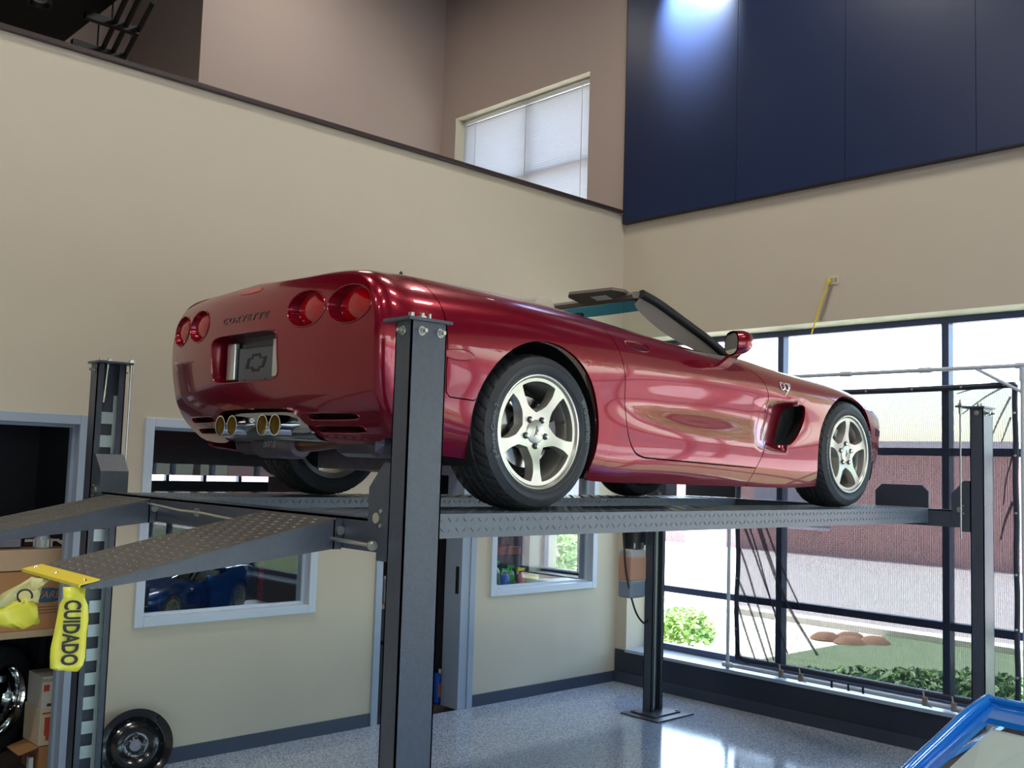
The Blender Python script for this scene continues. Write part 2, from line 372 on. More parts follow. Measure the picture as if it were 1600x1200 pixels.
# bodies of the added ceiling lights (housing + glowing lens)
TL = mat('added_lamp_lens', (.9, .9, .9), .4, emit=(1, .95, .86), estr=3.0)
for i, (x, y) in enumerate(FILL_TROFFERS):
    o = empty('added_troffer', 'added ceiling fill light %s' % ('over the far rear corner', 'over the rear aisle', 'over the window row behind the photographer', 'right above the photographer', 'over the front right corner', 'above the blue convertible', 'above the rear storage opening', 'above the lift ramps', 'above the front lift posts', 'above the mezzanine floor')[i], 'ceiling light', (x, y, CEIL-.13), 0, 'added ceiling fill lights')
    MB().box((-.62, -.32, .02), (.62, .32, .128)).build('housing', WHITE, o)
    MB().box((-.58, -.28, .004), (.58, .28, .019)).build('lens', TL, o)

wk = empty('workshop_fill_lamp', 'added tube lamp that brightens the back workshop', 'ceiling light', (.6, 4.6, 3.2)); MB().box((-.6, -.06, .03), (.6, .06, .115)).build('housing', WHITE, wk); MB().cyl((-.58, 0, .015), (.58, 0, .015), .014, 12).build('tube', TL, wk)  # unseen lamp, added to brighten the toy car behind the glass
area('workshop_fill_light', (.6, 4.6, 3.19), 1.1, .08, 14, (0, 0, -1), (.9, .95, 1))
# ================================================================ four-post lift
lift = empty('four_post_lift', 'black four post car lift carrying the red convertible', 'car lift', (0, 0, 0))
X1, X2, LW, PW, PD, PT = -1.057, 3.538, 1.361, .15, .085, 2.434
LIFTR = mat('lift_runway_steel', (.095, .115, .145), .34, spec=.8, noise=.2, nscale=30, bump=.1, bscale=200)
RACK = mat('galvanised_rack', lin('cfdcdc'), .4, metal=.4, noise=.1, nscale=25)
def post(px, sy):
    """sy=-1: near side (channel opens to +y)"""
    yo = LW*sy; yi = (LW-PD)*sy; g = .006
    m = MB()
    m.box((px, yo, .012), (px+PW, yo-g*sy, PT)).box((px, yo, .012), (px+g, yi, PT)).box((px+PW-g, yo, .012), (px+PW, yi, PT))
    m.box((px, yi, .012), (px+.035, yi+g*sy, PT)).box((px+PW-.035, yi, .012), (px+PW, yi+g*sy, PT))
    p = m.build('post', LIFTM, lift)
    # top plate with overhang
    MB().box((px-.016, yo+.012*sy, PT), (px+PW+.016, yi-.055*sy, PT+.012), .002).build('top_plate', LIFTM, p)
    MB().box((px-.09, yo+.05*sy, .012), (px+PW+.09, yi-.115*sy, .024), .002).build('base_plate', LIFTM, p)
    MB().box((px-.16, yo+.10*sy, 0), (px+PW+.16, yi-.20*sy, .012), .002).build('base_shim_plate', LIFTM, p)
    for dx, dy in ((-.07, .03), (PW+.07, .03), (-.07, -PD-.09), (PW+.07, -PD-.09)):
        MB().lathe([(0, .024), (.011, .024), (.011, .034), (0, .034)], (px+dx, yo+dy*sy, 0), 'Z', 6, False).build('anchor_bolt', ZINC, p)
    def bolt(c, d):
        c = Vector(c); d = Vector(d)
        MB().cyl(c, c+d*.003, .0155, 16).cyl(c+d*.003, c+d*.014, .011, 6).cyl(c+d*.014, c+d*.026, .007, 12).build('bolt', ZINC, p)
    for fx in (.28, .80): bolt((px+PW*fx, yo, PT-.032), (0, sy, 0))
    bolt((px, (yo+yi)/2, PT-.032), (-1, 0, 0)); bolt((px+PW, (yo+yi)/2, PT-.032), (1, 0, 0))
    # cable end stud and nut on the top plate
    MB().cyl((px+.075, (yo+yi)/2, PT+.012), (px+.075, (yo+yi)/2, PT+.035), .008, 10).cyl((px+.075, (yo+yi)/2, PT+.012), (px+.075, (yo+yi)/2, PT+.024), .017, 6).build('cable_stud', ZINC, p)
    MB().cyl((px+.03, (yo+yi)/2, PT+.012), (px+.03, (yo+yi)/2, PT+.032), .01, 10).build('rack_stud', ZINC, p)
    # ladder lock rack inside the channel
    yr = yo-.02*sy
    rk = MB(); w0, w1 = px+.04, px+.115
    z = .05
    rk.box((w0-.012, yr, .03), (w0-.002, yr-.006*sy, PT-.16)).box((w1+.002, yr, .03), (w1+.022, yr-.006*sy, PT-.16)) 
    r_ = rk.build('lock_rack', RACK, p)
    while z < PT-.2:
        MB().box((w0-.002, yr, z), (w1+.002, yr-.005*sy, z+.062)).build('rack_rung', RACK, r_)
        z += .122
    return p
P1, P2, P3, P4 = post(X1, -1), post(X2, -1), post(X1, 1), post(X2, 1)
# threaded rack rods seen beside the posts, cable and shackle in the rear left post
for px, sy, dx in ((X1, 1, PW+.014), (X2, -1, -.075), (X1, -1, PW+.014)):
    y = (LW-PD-.03)*sy
    q = MB().cyl((px+dx, y, 1.6), (px+dx, y, PT+.05), .006, 8).build('cable', STEEL, lift)
    MB().cyl((px+dx, y, PT-.04), (px+dx, y, PT+.03), .011, 10).cyl((px+dx, y, PT+.012), (px+dx, y, PT+.026), .018, 6).build('cable_ferrule', ZINC, q)
    if dx < 0: MB().box((px+dx-.03, y-.02, PT), (px, y+.02, PT+.012)).build('cable_bracket', LIFTM, q)
q = MB().cyl((X1+.06, LW-.045, PT-.16), (X1+.07, LW-.045, PT+.012), .006, 8).cyl((X1+.055, LW-.045, PT-.2), (X1+.06, LW-.045, PT-.14), .013, 10).build('cable', ZINC, lift)
# cross beams between the posts
def beam(px, d):
    x0, x1 = px-.005, px+.115
    m = MB().box((x0, -LW+PD+.01, ZR-.115), (x0+.008, LW-PD-.01, ZR-.006)).box((x1-.008, -LW+PD+.01, ZR-.115), (x1, LW-PD-.01, ZR-.006)).box((x0, -LW+PD+.01, ZR-.014), (x1, LW-PD-.01, ZR-.006))
    bm_ = m.build('crossbeam', LIFTM, lift)
    for sy in (-1, 1):
        yi = (LW-PD-.003)*sy
        # gusset housing at each end: sloped shoulder rising beside the post
        pts = [(x0-.012, yi, ZR-.14), (x0-.012, yi, ZR+.185), (x0-.012, yi-.035*sy, ZR+.185), (x0-.012, yi-.115*sy, ZR+.10), (x0-.012, yi-.115*sy, ZR-.105), (x0-.012, yi-.06*sy, ZR-.105), (x0-.012, yi-.06*sy, ZR-.14)]
        g = MB().prism(pts, (x1-x0+.024, 0, 0)).build('end_housing', LIFTM, bm_)
        xf = x0-.0125 if d < 0 else x0-.0125
        c = Vector((xf, yi-.06*sy, ZR+.0))
        MB().cyl(c, c+Vector((-.008, 0, 0)), .018, 18).build('pin', ZINC, g)
        for dz, dy in ((.024, .022), (-.024, .022)): MB().cyl(c+Vector((0, -dy*-sy, dz)), c+Vector((-.006, -dy*-sy, dz)), .007, 10).build('screw', ZINC, g)
    return bm_
CB1, CB2 = beam(X1+.02, -1), beam(X2+.01, 1)
# lock release rod across the rear beam
q = MB().tube([(X1-.012, 1.05, ZR-.035), (X1-.03, .55, ZR-.03), (X1-.03, .18, ZR-.048), (X1-.03, .0, ZR-.047), (X1-.03, -.2, ZR-.055), (X1-.03, -.46, ZR-.062)], .006, 8).build('release_rod', ZINC, lift)
MB().lathe([(.012, -.004), (.018, -.004), (.018, .004), (.012, .004)], (X1-.03, .02, ZR-.047), 'X', 14, close=True).build('rod_eye', ZINC, q)
q = MB().tube([(X1-.03, -.98, ZR-.082), (X1-.03, -1.23, ZR-.088)], .007, 8).build('release_rod', ZINC, lift)
MB().lathe([(0, -.012), (.014, -.012), (.017, -.004), (.017, .004), (.014, .012), (0, .012)], (X1-.03, -1.235, ZR-.088), 'Y', 14).build('rod_knob', ZINC, q)
# runways with diamond tread
RX0, RX1, RYO, RYI, RH = -1.0, 3.60, 1.0, .5, .095
def lozenge(L, w, h):
    """one raised tread bar: flat-bottomed pointed mound, long axis x"""
    return [(-L, 0, 0), (-L*.35, -w, 0), (L*.35, -w, 0), (L, 0, 0), (L*.35, w, 0), (-L*.35, w, 0), (-L*.4, 0, h), (L*.4, 0, h)], [(0, 1, 6), (1, 2, 7, 6), (2, 3, 7), (3, 4, 7), (4, 5, 6, 7), (5, 0, 6)]
def tread(mb, O, U, V, N, lu, lv, pitch, L=.0145, w=.0042, h=.0022):
    vs0, fs0 = lozenge(L, w, h); O, U, V, N = map(Vector, (O, U, V, N)); i = 0; c45 = math.sqrt(.5)
    nu, nv = int(lu/pitch), int(lv/pitch)
    ou, ov = (lu-nu*pitch)/2+pitch/2, (lv-nv*pitch)/2+pitch/2
    for a in range(nu):
        for b_ in range(nv):
            sg = 1 if (a+b_) % 2 else -1; cu, cv = ou+a*pitch, ov+b_*pitch
            vs = []
            for x, y, z in vs0:
                u = c45*(x-sg*y); v = c45*(sg*x+y); vs.append((O+U*(cu+u)+V*(cv+v)+N*z)[:])
            mb.add(vs, fs0)
    return mb
for sy in (-1, 1):
    yo, yi = RYO*sy, RYI*sy; ym = min(yo, yi); g = .006
    m = MB().box((RX0, yo, ZR-.006), (RX1, yi, ZR-.0025))
    m.box((RX0, yo, ZR-RH), (RX1, yo-g*sy, ZR-.006)).box((RX0, yi, ZR-RH), (RX1, yi+g*sy, ZR-.006))
    m.box((RX0, yo-g*sy, ZR-RH), (RX1, yo-.05*sy, ZR-RH+g)).box((RX0, yi+g*sy, ZR-RH), (RX1, yi+.05*sy, ZR-RH+g))
    rw = m.build('runway', LIFTR, lift)
    tr = MB(); tread(tr, (RX0, ym, ZR-.0025), (1, 0, 0), (0, 1, 0), (0, 0, 1), RX1-RX0, .5, .05)
    tag(tr.build('tread_top', LIFTR, rw), kind='stuff')
    ys_ = yo if sy < 0 else yi
    tr = MB(); tread(tr, (RX0, ys_, ZR-RH+.012), (1, 0, 0), (0, 0, 1), (0, -1, 0), RX1-RX0, RH-.016, .038, .0135, .004, .0028)
    tag(tr.build('tread_side', LIFTR, rw), kind='stuff')
    # flip-up wheel stop at the front end
    ya, yb = (.62, .99) if sy < 0 else (.52, .99)
    pts = [(RX1-.03, ya*sy, ZR), (RX1-.03, ya*sy, ZR+.105), (RX1-.03, (ya+.045)*sy, ZR+.148), (RX1-.03, (yb-.045)*sy, ZR+.148), (RX1-.03, yb*sy, ZR+.105), (RX1-.03, yb*sy, ZR)]
    MB().prism(pts, (.02, 0, 0)).build('wheel_stop', LIFTM, rw)
    MB().box((RX1, ym+.02, ZR-.06), (X2+.04, ym+.48, ZR-.03)).build('runway_tongue', LIFTM, rw)
    # approach ramp hinged at the rear end
    rx0, rx1, rz = -1.932, -1.075, ZR-.195
    a0, a1 = min(yo, yi)+.005, max(yo, yi)-.005
    sl_ = Vector((rx1-rx0, 0, ZR-.012-rz)); Ls = sl_.length; sl_.normalize(); nn = Vector((-sl_.z, 0, sl_.x))
    rp = MB()
    rp.prism([(rx0, a0, rz), (rx1, a0, ZR-.012), (rx1, a0, ZR-.018), (rx0, a0, rz-.006)], (0, a1-a0, 0))
    rp.cur = 1
    for yy in (a0, a1-.006): rp.prism([(rx0, yy, rz-.006), (rx1, yy, ZR-.018), (rx1, yy, ZR-.118), (rx0+.05, yy, rz-.012)], (0, .006, 0))
    rp.box((rx1-.006, a0, ZR-.118), (rx1, a1, ZR-.018))
    rpo = rp.build('ramp', [mat('ramp_steel', (.085, .080, .072), .5, noise=.3, nscale=40), LIFTM], lift)
    tr = MB(); tread(tr, Vector((rx0+.05, a0, rz+.05*sl_.z/sl_.x)), sl_, (0, 1, 0), nn, Ls-.06, a1-a0, .036, .0125, .004, .0025)
    tag(tr.build('tread', mat('tread_worn', (.12, .115, .105), .4, metal=.5), rpo), kind='stuff')
    for ya_, yb_ in ((a0, a0+.03), (a1-.03, a1)): MB().box((rx1-.004, ya_, ZR-.12), (X1+.012, yb_, ZR-.02)).build('hinge_plate', LIFTM, rpo)
    for yy in (a0-.004, a1+.004): MB().lathe([(0, -.006), (.016, -.006), (.016, .006), (0, .006)], (X1-.0, yy, ZR-.055), 'Y', 14).build('hinge_pin', STEEL, rpo)
    if sy < 0:
        ys2 = MB().prism([Vector((rx0-.004, a0, rz-.006)), Vector((rx0-.004, a0, rz+.003)), Vector((rx0+.055, a0, rz+.003+.059*sl_.z/sl_.x)), Vector((rx0+.055, a0, rz+.059*sl_.z/sl_.x))], (0, a1-a0, 0)).build('yellow_edge_strip', YEL, rpo)
        for f in (.06, .45, .92):
            c = Vector((rx0+.028, a1-(a1-a0)*f, rz+.009)); MB().lathe([(0, .005), (.004, .004), (.0065, 0)], c, 'Z', 10).build('rivet', CHROME, ys2)
# hydraulic power unit on the front left post, with hose
pu = MB().box((X2-.205, LW-.02, .94), (X2-.02, LW+.115, 1.33), .02).build('fluid_tank', mat('tank_plastic', (.6, .58, .56), .35, trans=.2), lift)
MB().box((X2-.209, LW-.024, .935), (X2-.016, LW+.119, 1.075), .02).build('fluid_lower', mat('tank_grey', lin('8792a0'), .35), pu)
MB().box((X2-.209, LW-.024, 1.075), (X2-.016, LW+.119, 1.27), .012).build('fluid_upper', mat('tank_orange', lin('d39a80'), .35), pu)
MB().cyl((X2-.11, LW+.05, 1.33), (X2-.11, LW+.05, 1.56), .07, 20).build('pump_motor', BLACK, pu)
MB().box((X2-.16, LW-.01, 1.33), (X2-.03, LW+.1, 1.38), .006).build('valve_block', STEEL, pu)
MB().box((X2-.03, LW-.02, 1.36), (X2+.01, LW+.10, 1.5)).build('mount_bracket', LIFTM, pu)
hp = [(X2-.235, LW+.05, 1.5), (X2-.24, LW+.03, 1.36), (X2-.225, LW+.01, 1.12), (X2-.15, LW-.02, .85), (X2-.06, LW-.03, .74), (X2-.01, LW-.03, .745), (X2+.02, LW-.03, .78)]
def smooth_path(P, n=8):
    P = [Vector(p) for p in P]; out = []
    for i in range(len(P)-1):
        a, b_, c, d = P[max(i-1, 0)], P[i], P[i+1], P[min(i+2, len(P)-1)]
        for k in range(n):
            t_ = k/n; out.append(.5*((2*b_)+(c-a)*t_+(2*a-5*b_+4*c-d)*t_*t_+(3*b_-a-3*c+d)*t_**3))
    out.append(P[-1]); return out
MB().tube(smooth_path(hp), .008, 8).build('hydraulic_hose', BLACK, pu)
MB().cyl((X2+.028, -1.0*-1+.27, .012+.03), (X2+.028, 1.27, 1.6), .004, 6).build('lock_wire', ZINC, lift)
# ================================================================ the red convertible
RED = mat('candy_red_paint', lin('860622'), .25, metal=.5, coat=.85, spec=.4)
DKRED = RED
def nspline(knots):
    """cardinal basis of the natural cubic spline on knots -> function(t) -> (len(t), n)"""
    k = np.array(knots, float); n = len(k); h = np.diff(k); A = np.zeros((n, n)); Bm = np.zeros((n, n)); A[0, 0] = A[-1, -1] = 1
    for i in range(1, n-1):
        A[i, i-1], A[i, i], A[i, i+1] = h[i-1], 2*(h[i-1]+h[i]), h[i]
        Bm[i, i-1] += 6/h[i-1]; Bm[i, i] -= 6/h[i-1]+6/h[i]; Bm[i, i+1] += 6/h[i]
    M2 = np.linalg.solve(A, Bm); I = np.eye(n)
    def f(t):
        t = np.clip(np.asarray(t, float), k[0], k[-1]); i = np.clip(np.searchsorted(k, t)-1, 0, n-2)
        a = ((k[i+1]-t)/h[i])[:, None]; b_ = ((t-k[i])/h[i])[:, None]; hh = (h[i]**2/6)[:, None]
        return a*I[i]+b_*I[i+1]+((a**3-a)*M2[i]+(b_**3-b_)*M2[i+1])*hh
    return f
FZ = [.15, .24, .30, .36, .43, .53, .65, .78, .86, .92, .97]; FH_ = [.30, .20, .135, .085, .040, .014, .0, .004, .014, .038, .085]
_fz = nspline(FZ)
def gfas(y, z):     # rear fascia surface x = g(y, z)
    y = np.asarray(y, float); z = np.asarray(z, float)
    return -.935+.085*(np.abs(y)/.85)**2.2+(_fz(np.ravel(z))@np.array(FH_)).reshape(np.shape(z))
SX = [-.62, -.4, -.15, .15, .45, .75, 1.1, 1.45, 1.75, 2.05, 2.35, 2.654, 2.9, 3.1, 3.28, 3.42]
def fc(xs, vs): return np.interp(SX, xs, vs)
def sm(xs, vs):    # smooth feature curve
    f = nspline(xs); return f(np.array(SX))@np.array(vs)
XK = [-.62, 0, .45, .75, 1.1, 1.5, 1.8, 2.1, 2.4, 2.654, 2.9, 3.1, 3.28, 3.42]
yw = sm(XK, [.912, .934, .926, .906, .890, .888, .894, .906, .916, .918, .903, .865, .795, .70])
zw = sm(XK, [.665, .655, .645, .64, .64, .64, .63, .615, .60, .59, .57, .55, .525, .505])
zt = sm(XK, [.936, .925, .893, .864, .834, .815, .812, .792, .776, .762, .732, .685, .625, .575])
yt = sm(XK, [.735, .76, .775, .785, .79, .785, .765, .745, .735, .73, .70, .645, .56, .46])
yu = sm(XK, [.862, .892, .885, .872, .862, .858, .858, .862, .868, .868, .848, .80, .725, .625])
yl = sm(XK, [.886, .912, .907, .895, .890, .890, .892, .903, .912, .912, .895, .855, .78, .68])
zl = sm(XK, [.40, .41, .405, .385, .365, .35, .335, .335, .34, .34, .34, .34, .34, .34])
ymid = sm(XK, [.90, .926, .914, .889, .872, .870, .880, .90, .914, .916, .90, .862, .79, .695])
zb = sm(XK, [.235, .17, .128, .125, .122, .118, .115, .115, .13, .15, .165, .175, .19, .21])
yb = sm(XK, [.83, .86, .855, .845, .84, .84, .845, .855, .86, .86, .845, .80, .725, .62])
zd = sm(XK, [.950, .940, .915, .90, .89, .885, .878, .845, .806, .765, .712, .655, .592, .54])
zc = sm(XK, [.956, .948, .93, .92, .91, .905, .893, .862, .824, .783, .73, .672, .606, .55])
rings = []
for i, x in enumerate(SX):
    rings.append([(x, yb[i], zb[i]), (x, (yb[i]+yl[i]*2)/3, zb[i]+.085), (x, yl[i], zl[i]), (x, ymid[i], (zl[i]+zw[i])/2), (x, yw[i], zw[i]),
                  (x, yu[i], zw[i]+.66*(zt[i]-zw[i])), (x, yt[i], zt[i]), (x, yt[i]*.6, zd[i]), (x, 0, zc[i])])
r0 = np.array([(0, .80, .272), (0, .845, .325), (0, .862, .41), (0, .874, .53), (0, .884, .66), (0, .855, .835), (0, .775, .913), (0, .45, .945), (0, 0, .958)])
def rear_ring(sc, dx):
    q = r0.copy(); q[:, 1] *= sc; q[:, 2] = .60+(q[:, 2]-.60)*(1-(1-sc)*1.25); q[:, 0] = gfas(q[:, 1], q[:, 2])+dx; return q
R0 = r0.copy(); R0[:, 0] = gfas(r0[:, 1]*.985, .6+(r0[:, 2]-.6)*.98)+.026
RM = r0.copy(); RM[:, 1] = r0[:, 1]*.3+np.array(rings[0])[:, 1]*.7-.0; RM[:, 2] = r0[:, 2]*.3+np.array(rings[0])[:, 2]*.7; RM[:, 0] = R0[:, 0]*.42+(-.62)*.58
R1 = rear_ring(.972, .0); R2 = rear_ring(.86, 0)
PN = np.array([R2, R1, R0, RM]+rings)            # (nu, nv, 3)
UK = [-1.03, -.935, -.885, -.735]+SX
VK = [0, .09, .2, .33, .47, .66, .80, 1.12, 1.6]
BU, BV = nspline(UK), nspline(VK)
def sstep(a, b_, t): t = np.clip((t-a)/(b_-a), 0, 1); return t*t*(3-2*t)
def scoop_depth(x, z):
    """side cove behind the front wheel: ramps inward up to the opening, then ends at the lip"""
    xo = 2.015+(z-.45)*.42                                     # slanted opening line
    ramp = sstep(1.60, 1.0, (xo-x)*0+x)*0
    t_ = np.clip((x-1.66)/(xo-1.66), 0, 1.2)
    ramp = np.where(x < xo+.012, t_**1.6, 0)
    return .085*ramp*sstep(.315, .37, z)*(1-sstep(.545, .615, z))
def surf(u, v):
    u = np.asarray(u, float); v = np.asarray(v, float)
    P = np.einsum('ni,nj,ijk->nk', BU(u), BV(v), PN)
    P[:, 1] -= np.where(v < .8, scoop_depth(P[:, 0], P[:, 2]), 0)
    return P
def surf_n(u, v):
    e = 1e-3; du = surf(u+e, v)-surf(u-e, v); dv = surf(u, v+e)-surf(u, v-e)
    n = np.cross(dv, du); n /= np.linalg.norm(n, axis=1)[:, None]+1e-12
    n[n[:, 1] + n[:, 2]*.3 < -.3] *= 1
    return n
_gu, _gv = np.meshgrid(np.linspace(-.93, 3.42, 420), np.linspace(0, .82, 120), indexing='ij'); _gu = _gu.ravel(); _gv = _gv.ravel()
_gp = np.einsum('ni,nj,ijk->nk', BU(_gu), BV(_gv), PN)
def inv(x, z):
    """(x, z) in side view -> (u, v)"""
    k = np.argmin((_gp[:, 0]-x)**2+(_gp[:, 2]-z)**2); u, v = _gu[k], _gv[k]
    for _ in range(12):
        e = 1e-4; q = np.einsum('ni,nj,ijk->nk', BU([u, u+e, u]), BV([v, v, v+e]), PN)
        J = np.array([[(q[1, 0]-q[0, 0])/e, (q[2, 0]-q[0, 0])/e], [(q[1, 2]-q[0, 2])/e, (q[2, 2]-q[0, 2])/e]])
        try: d = np.linalg.solve(J, [x-q[0, 0], z-q[0, 2]])
        except Exception: break
        d = np.clip(d, -.05, .05); u, v = u+d[0], v+d[1]
    return (float(np.clip(u, -.935, 3.42)), float(np.clip(v, 0, .86)))
def dens(P, step=.02):
    out = []
    for i in range(len(P)-1):
        a, b_ = np.array(P[i], float), np.array(P[i+1], float); n = max(1, int(np.linalg.norm(b_-a)/step))
        for k in range(n): out.append(tuple(a+(b_-a)*k/n))
    out.append(tuple(P[-1])); return out
def curve2(P, n=6):
    return [tuple(p)[:2] for p in smooth_path([(*p, 0) for p in P], n)]
def xz(P, step=.02): return [inv(*p) for p in dens(P, step)]
def inset(poly, flags, d):
    P = np.array(poly); n = len(P); A = np.sum(P[:, 0]*np.roll(P[:, 1], -1)-np.roll(P[:, 0], -1)*P[:, 1]); sgn = 1 if A > 0 else -1
    out = []
    for i in range(n):
        if not flags[i]: out.append(tuple(P[i])); continue
        t_ = P[(i+1) % n]-P[i-1]; L = np.hypot(*t_)+1e-9; out.append((P[i, 0]-sgn*t_[1]/L*d, P[i, 1]+sgn*t_[0]/L*d))
    return out
def clean(P, eps=.0015):
    out = []
    for q in P:
        if not out or math.hypot(q[0]-out[-1][0], q[1]-out[-1][1]) > eps: out.append(q)
    while len(out) > 2 and math.hypot(out[0][0]-out[-1][0], out[0][1]-out[-1][1]) < eps: out.pop()
    return out
def inside(P, q):
    x, y = q; c = False; n = len(P); j = n-1
    for i in range(n):
        if (P[i][1] > y) != (P[j][1] > y) and x < (P[j][0]-P[i][0])*(y-P[i][1])/(P[j][1]-P[i][1])+P[i][0]: c = not c
        j = i
    return c
def cdt(outer, holes, step, extra=()):
    vs = []; es = []
    for loop in [outer]+list(holes):
        n0 = len(vs); vs += loop; es += [(n0+i, n0+(i+1) % len(loop)) for i in range(len(loop))]
    B = np.array(vs); a0, b0 = B.min(0); a1, b1 = B.max(0)
    nb = len(vs)
    xs = np.arange(a0+step/2, a1, step); ys_ = np.arange(b0+step/2, b1, step*.8)
    pts = []
    for i, y in enumerate(ys_):
        row = xs+(step/2 if i % 2 else 0)
        # scanline parity test against all loops
        cr_ = []
        for loop in [outer]+list(holes):
            L = np.array(loop); Ln = np.roll(L, -1, 0); m_ = (L[:, 1] > y) != (Ln[:, 1] > y)
            cr_ += list(L[m_, 0]+(y-L[m_, 1])/(Ln[m_, 1]-L[m_, 1])*(Ln[m_, 0]-L[m_, 0]))
        cr_ = np.sort(cr_)
        ins = (np.searchsorted(cr_, row) % 2) == 1
        for x in row[ins]: pts.append((x, y))
    if pts:
        Q = np.array(pts); keep = np.ones(len(Q), bool)
        for k in range(0, nb, 400):
            d = np.hypot(Q[:, None, 0]-B[None, k:k+400, 0], Q[:, None, 1]-B[None, k:k+400, 1]).min(1); keep &= d > step*.45
        pts = [tuple(q) for q in Q[keep]]
    V = [Vector(v) for v in vs+pts]
    ov, oe, of, *_ = delaunay_2d_cdt(V, es, [], 0, 1e-6)
    ov = [(v.x, v.y) for v in ov]
    tri = []
    for f in of:
        c = (sum(ov[i][0] for i in f)/len(f), sum(ov[i][1] for i in f)/len(f))
        if inside(outer, c) and not any(inside(h, c) for h in holes): tri.append(list(f))
    return ov, tri
def skin_panel(pieces, flange=.016):
    """pieces: list of (uv list, tris, point fn, normal fn) -> MB-less mesh data with inward flanges"""
    V = []; Fc = []; N = []
    for uv, tri, pf, nf in pieces:
        a = np.array(uv); P = pf(a); Nn = nf(a); n0 = len(V)
        V += P.tolist(); N += Nn.tolist()
        # orient by normal
        for t_ in tri:
            q = P[t_]; w = np.cross(q[1]-q[0], q[2]-q[0])
            if w@Nn[t_].mean(0) < 0: t_ = t_[::-1]
            Fc.append([i+n0 for i in t_])
        cnt = {}
        for t_ in Fc:
            for i in range(len(t_)):
                e = (t_[i], t_[(i+1) % len(t_)]); cnt[e] = 1
        nb = [e for e in cnt if (e[1], e[0]) not in cnt and e[0] >= n0]
        dup = {}; low = {}
        for i, j in nb:
            for k in (i, j):
                if k not in dup:
                    dup[k] = len(V); V.append(V[k]); N.append(None)
                    low[k] = len(V); V.append((np.array(V[k])-np.array(N[k])*flange).tolist()); N.append(None)
            Fc.append([dup[j], dup[i], low[i], low[j]])
    return V, Fc, N
def skin_object(name, pieces, mirror, m, parent, flange=.016):
    V, Fc, N = skin_panel(pieces, flange)
    s_ = -1
    if mirror == 'right': V = [(x, -y, z) for x, y, z in V]; N = [None if n is None else (n[0], -n[1], n[2]) for n in N]; Fc = [f[::-1] for f in Fc]
    if mirror == 'both':
        n0 = len(V); V = V+[(x, -y, z) for x, y, z in V]; N = N+[None if n is None else (n[0], -n[1], n[2]) for n in N]; Fc = Fc+[[i+n0 for i in f][::-1] for f in Fc]
    me = bpy.data.meshes.new(name); me.from_pydata(V, [], Fc); me.polygons.foreach_set('use_smooth', [True]*len(Fc)); me.update()
    nv = [n if n is not None else (0, 0, 0) for n in N]
    me.normals_split_custom_set_from_vertices(nv)
    return link_mesh(name, me, m, parent)
sf = lambda a: surf(a[:, 0], a[:, 1]); sn = lambda a: surf_n(a[:, 0], a[:, 1])
# outlines in side view (x, z)
AR, AF = .378, .352
ra = [(AR*math.cos(t_), .345+AR*math.sin(t_)) for t_ in np.linspace(math.radians(-22), math.radians(200), 46)]     # front to rear over the top
fa = [(2.654+AF*math.cos(t_), .325+AF*math.sin(t_)) for t_ in np.linspace(math.radians(-26), math.radians(215), 46)]
def arch_uv(P): return [inv(*p) for p in P]
RA, FA = arch_uv(ra), arch_uv(fa)
door_rear = curve2([(.43, .868), (.455, .83), (.50, .735), (.545, .61), (.566, .47), (.60, .345), (.66, .27), (.74, .247)], 5)
door_bot = [(.74, .247), (1.70, .218)]
door_front = curve2([(1.70, .218), (1.765, .33), (1.80, .48), (1.80, .60), (1.745, .70), (1.62, .775), (1.56, .805)], 6)
seamF = [(1.70, .218), (1.655, .122)]
VT = .815           # belt line (top edge of the door skin)
DR_, DB_, DF_ = xz(door_rear, .025), xz(door_bot, .03), xz(door_front, .025)
uvline = lambda a, b_, n: [(a[0]+(b_[0]-a[0])*k/n, a[1]+(b_[1]-a[1])*k/n) for k in range(n+1)]
uDR, uDF = DR_[0][0], DF_[-1][0]
door_poly = clean(uvline((uDF, VT), (uDR, VT), 40)+DR_+DB_+DF_)
# rear bumper: everything behind the seam; seam: centre line x=-.60 -> side x=-.53 -> z=.45 -> rear arch
su = -.60; sB = xz([(-.575, .90), (-.55, .80), (-.535, .66), (-.53, .55), (-.52, .47), (-.50, .452), (-.40, .447), (-.35, .445)], .02)
# where the seam meets the arch: first arch point (rear side, low) below z .447
ra_rear = [p for p in zip(ra, RA) if p[0][0] < 0]
arch_hi = [uv for (p, uv) in ra_rear if p[1] >= .447]; arch_lo = [uv for (p, uv) in ra_rear if p[1] < .447]
sB = [q for q in sB if q[0] < arch_hi[-1][0]-.006]+[((arch_hi[-1][0]+arch_lo[0][0])/2, (arch_hi[-1][1]+arch_lo[0][1])/2)]
top_seam = uvline((su, 1.6), (-.585, .86), 30)
U0 = -.935
bump_poly = clean(top_seam+sB+arch_lo+uvline((arch_lo[-1][0], 0), (U0, 0), 22)+uvline((U0, 0), (U0, 1.6), 70)+uvline((U0, 1.6), (su, 1.6), 14))
# quarter panel with rocker, cut by the cockpit opening
COCK0, COCK1 = .02, 1.78
ck = [(uDR, VT)]
arch_front = [uv for (p, uv) in zip(ra, RA) if p[0] >= 0]
arch_all = [uv for (p, uv) in zip(ra, RA)]
i_lo = len(arch_all)-len(arch_lo)
arch_q = arch_all[:i_lo]                                   # from front foot over the top to the bumper seam
sF = xz(seamF, .03)
deck_back = uvline((.30, VT+.02), (.02, 1.02), 10)+uvline((.0, 1.10), (-.02, 1.6), 16)
quarter_poly = clean(uvline((su, 1.6), (-.02, 1.6), 14)+deck_back[::-1]+[(uDR-.02, VT)]+DR_+DB_+sF+uvline((sF[-1][0], 0), (arch_q[0][0], 0), 40)+arch_q+sB[::-1]+top_seam[::-1])
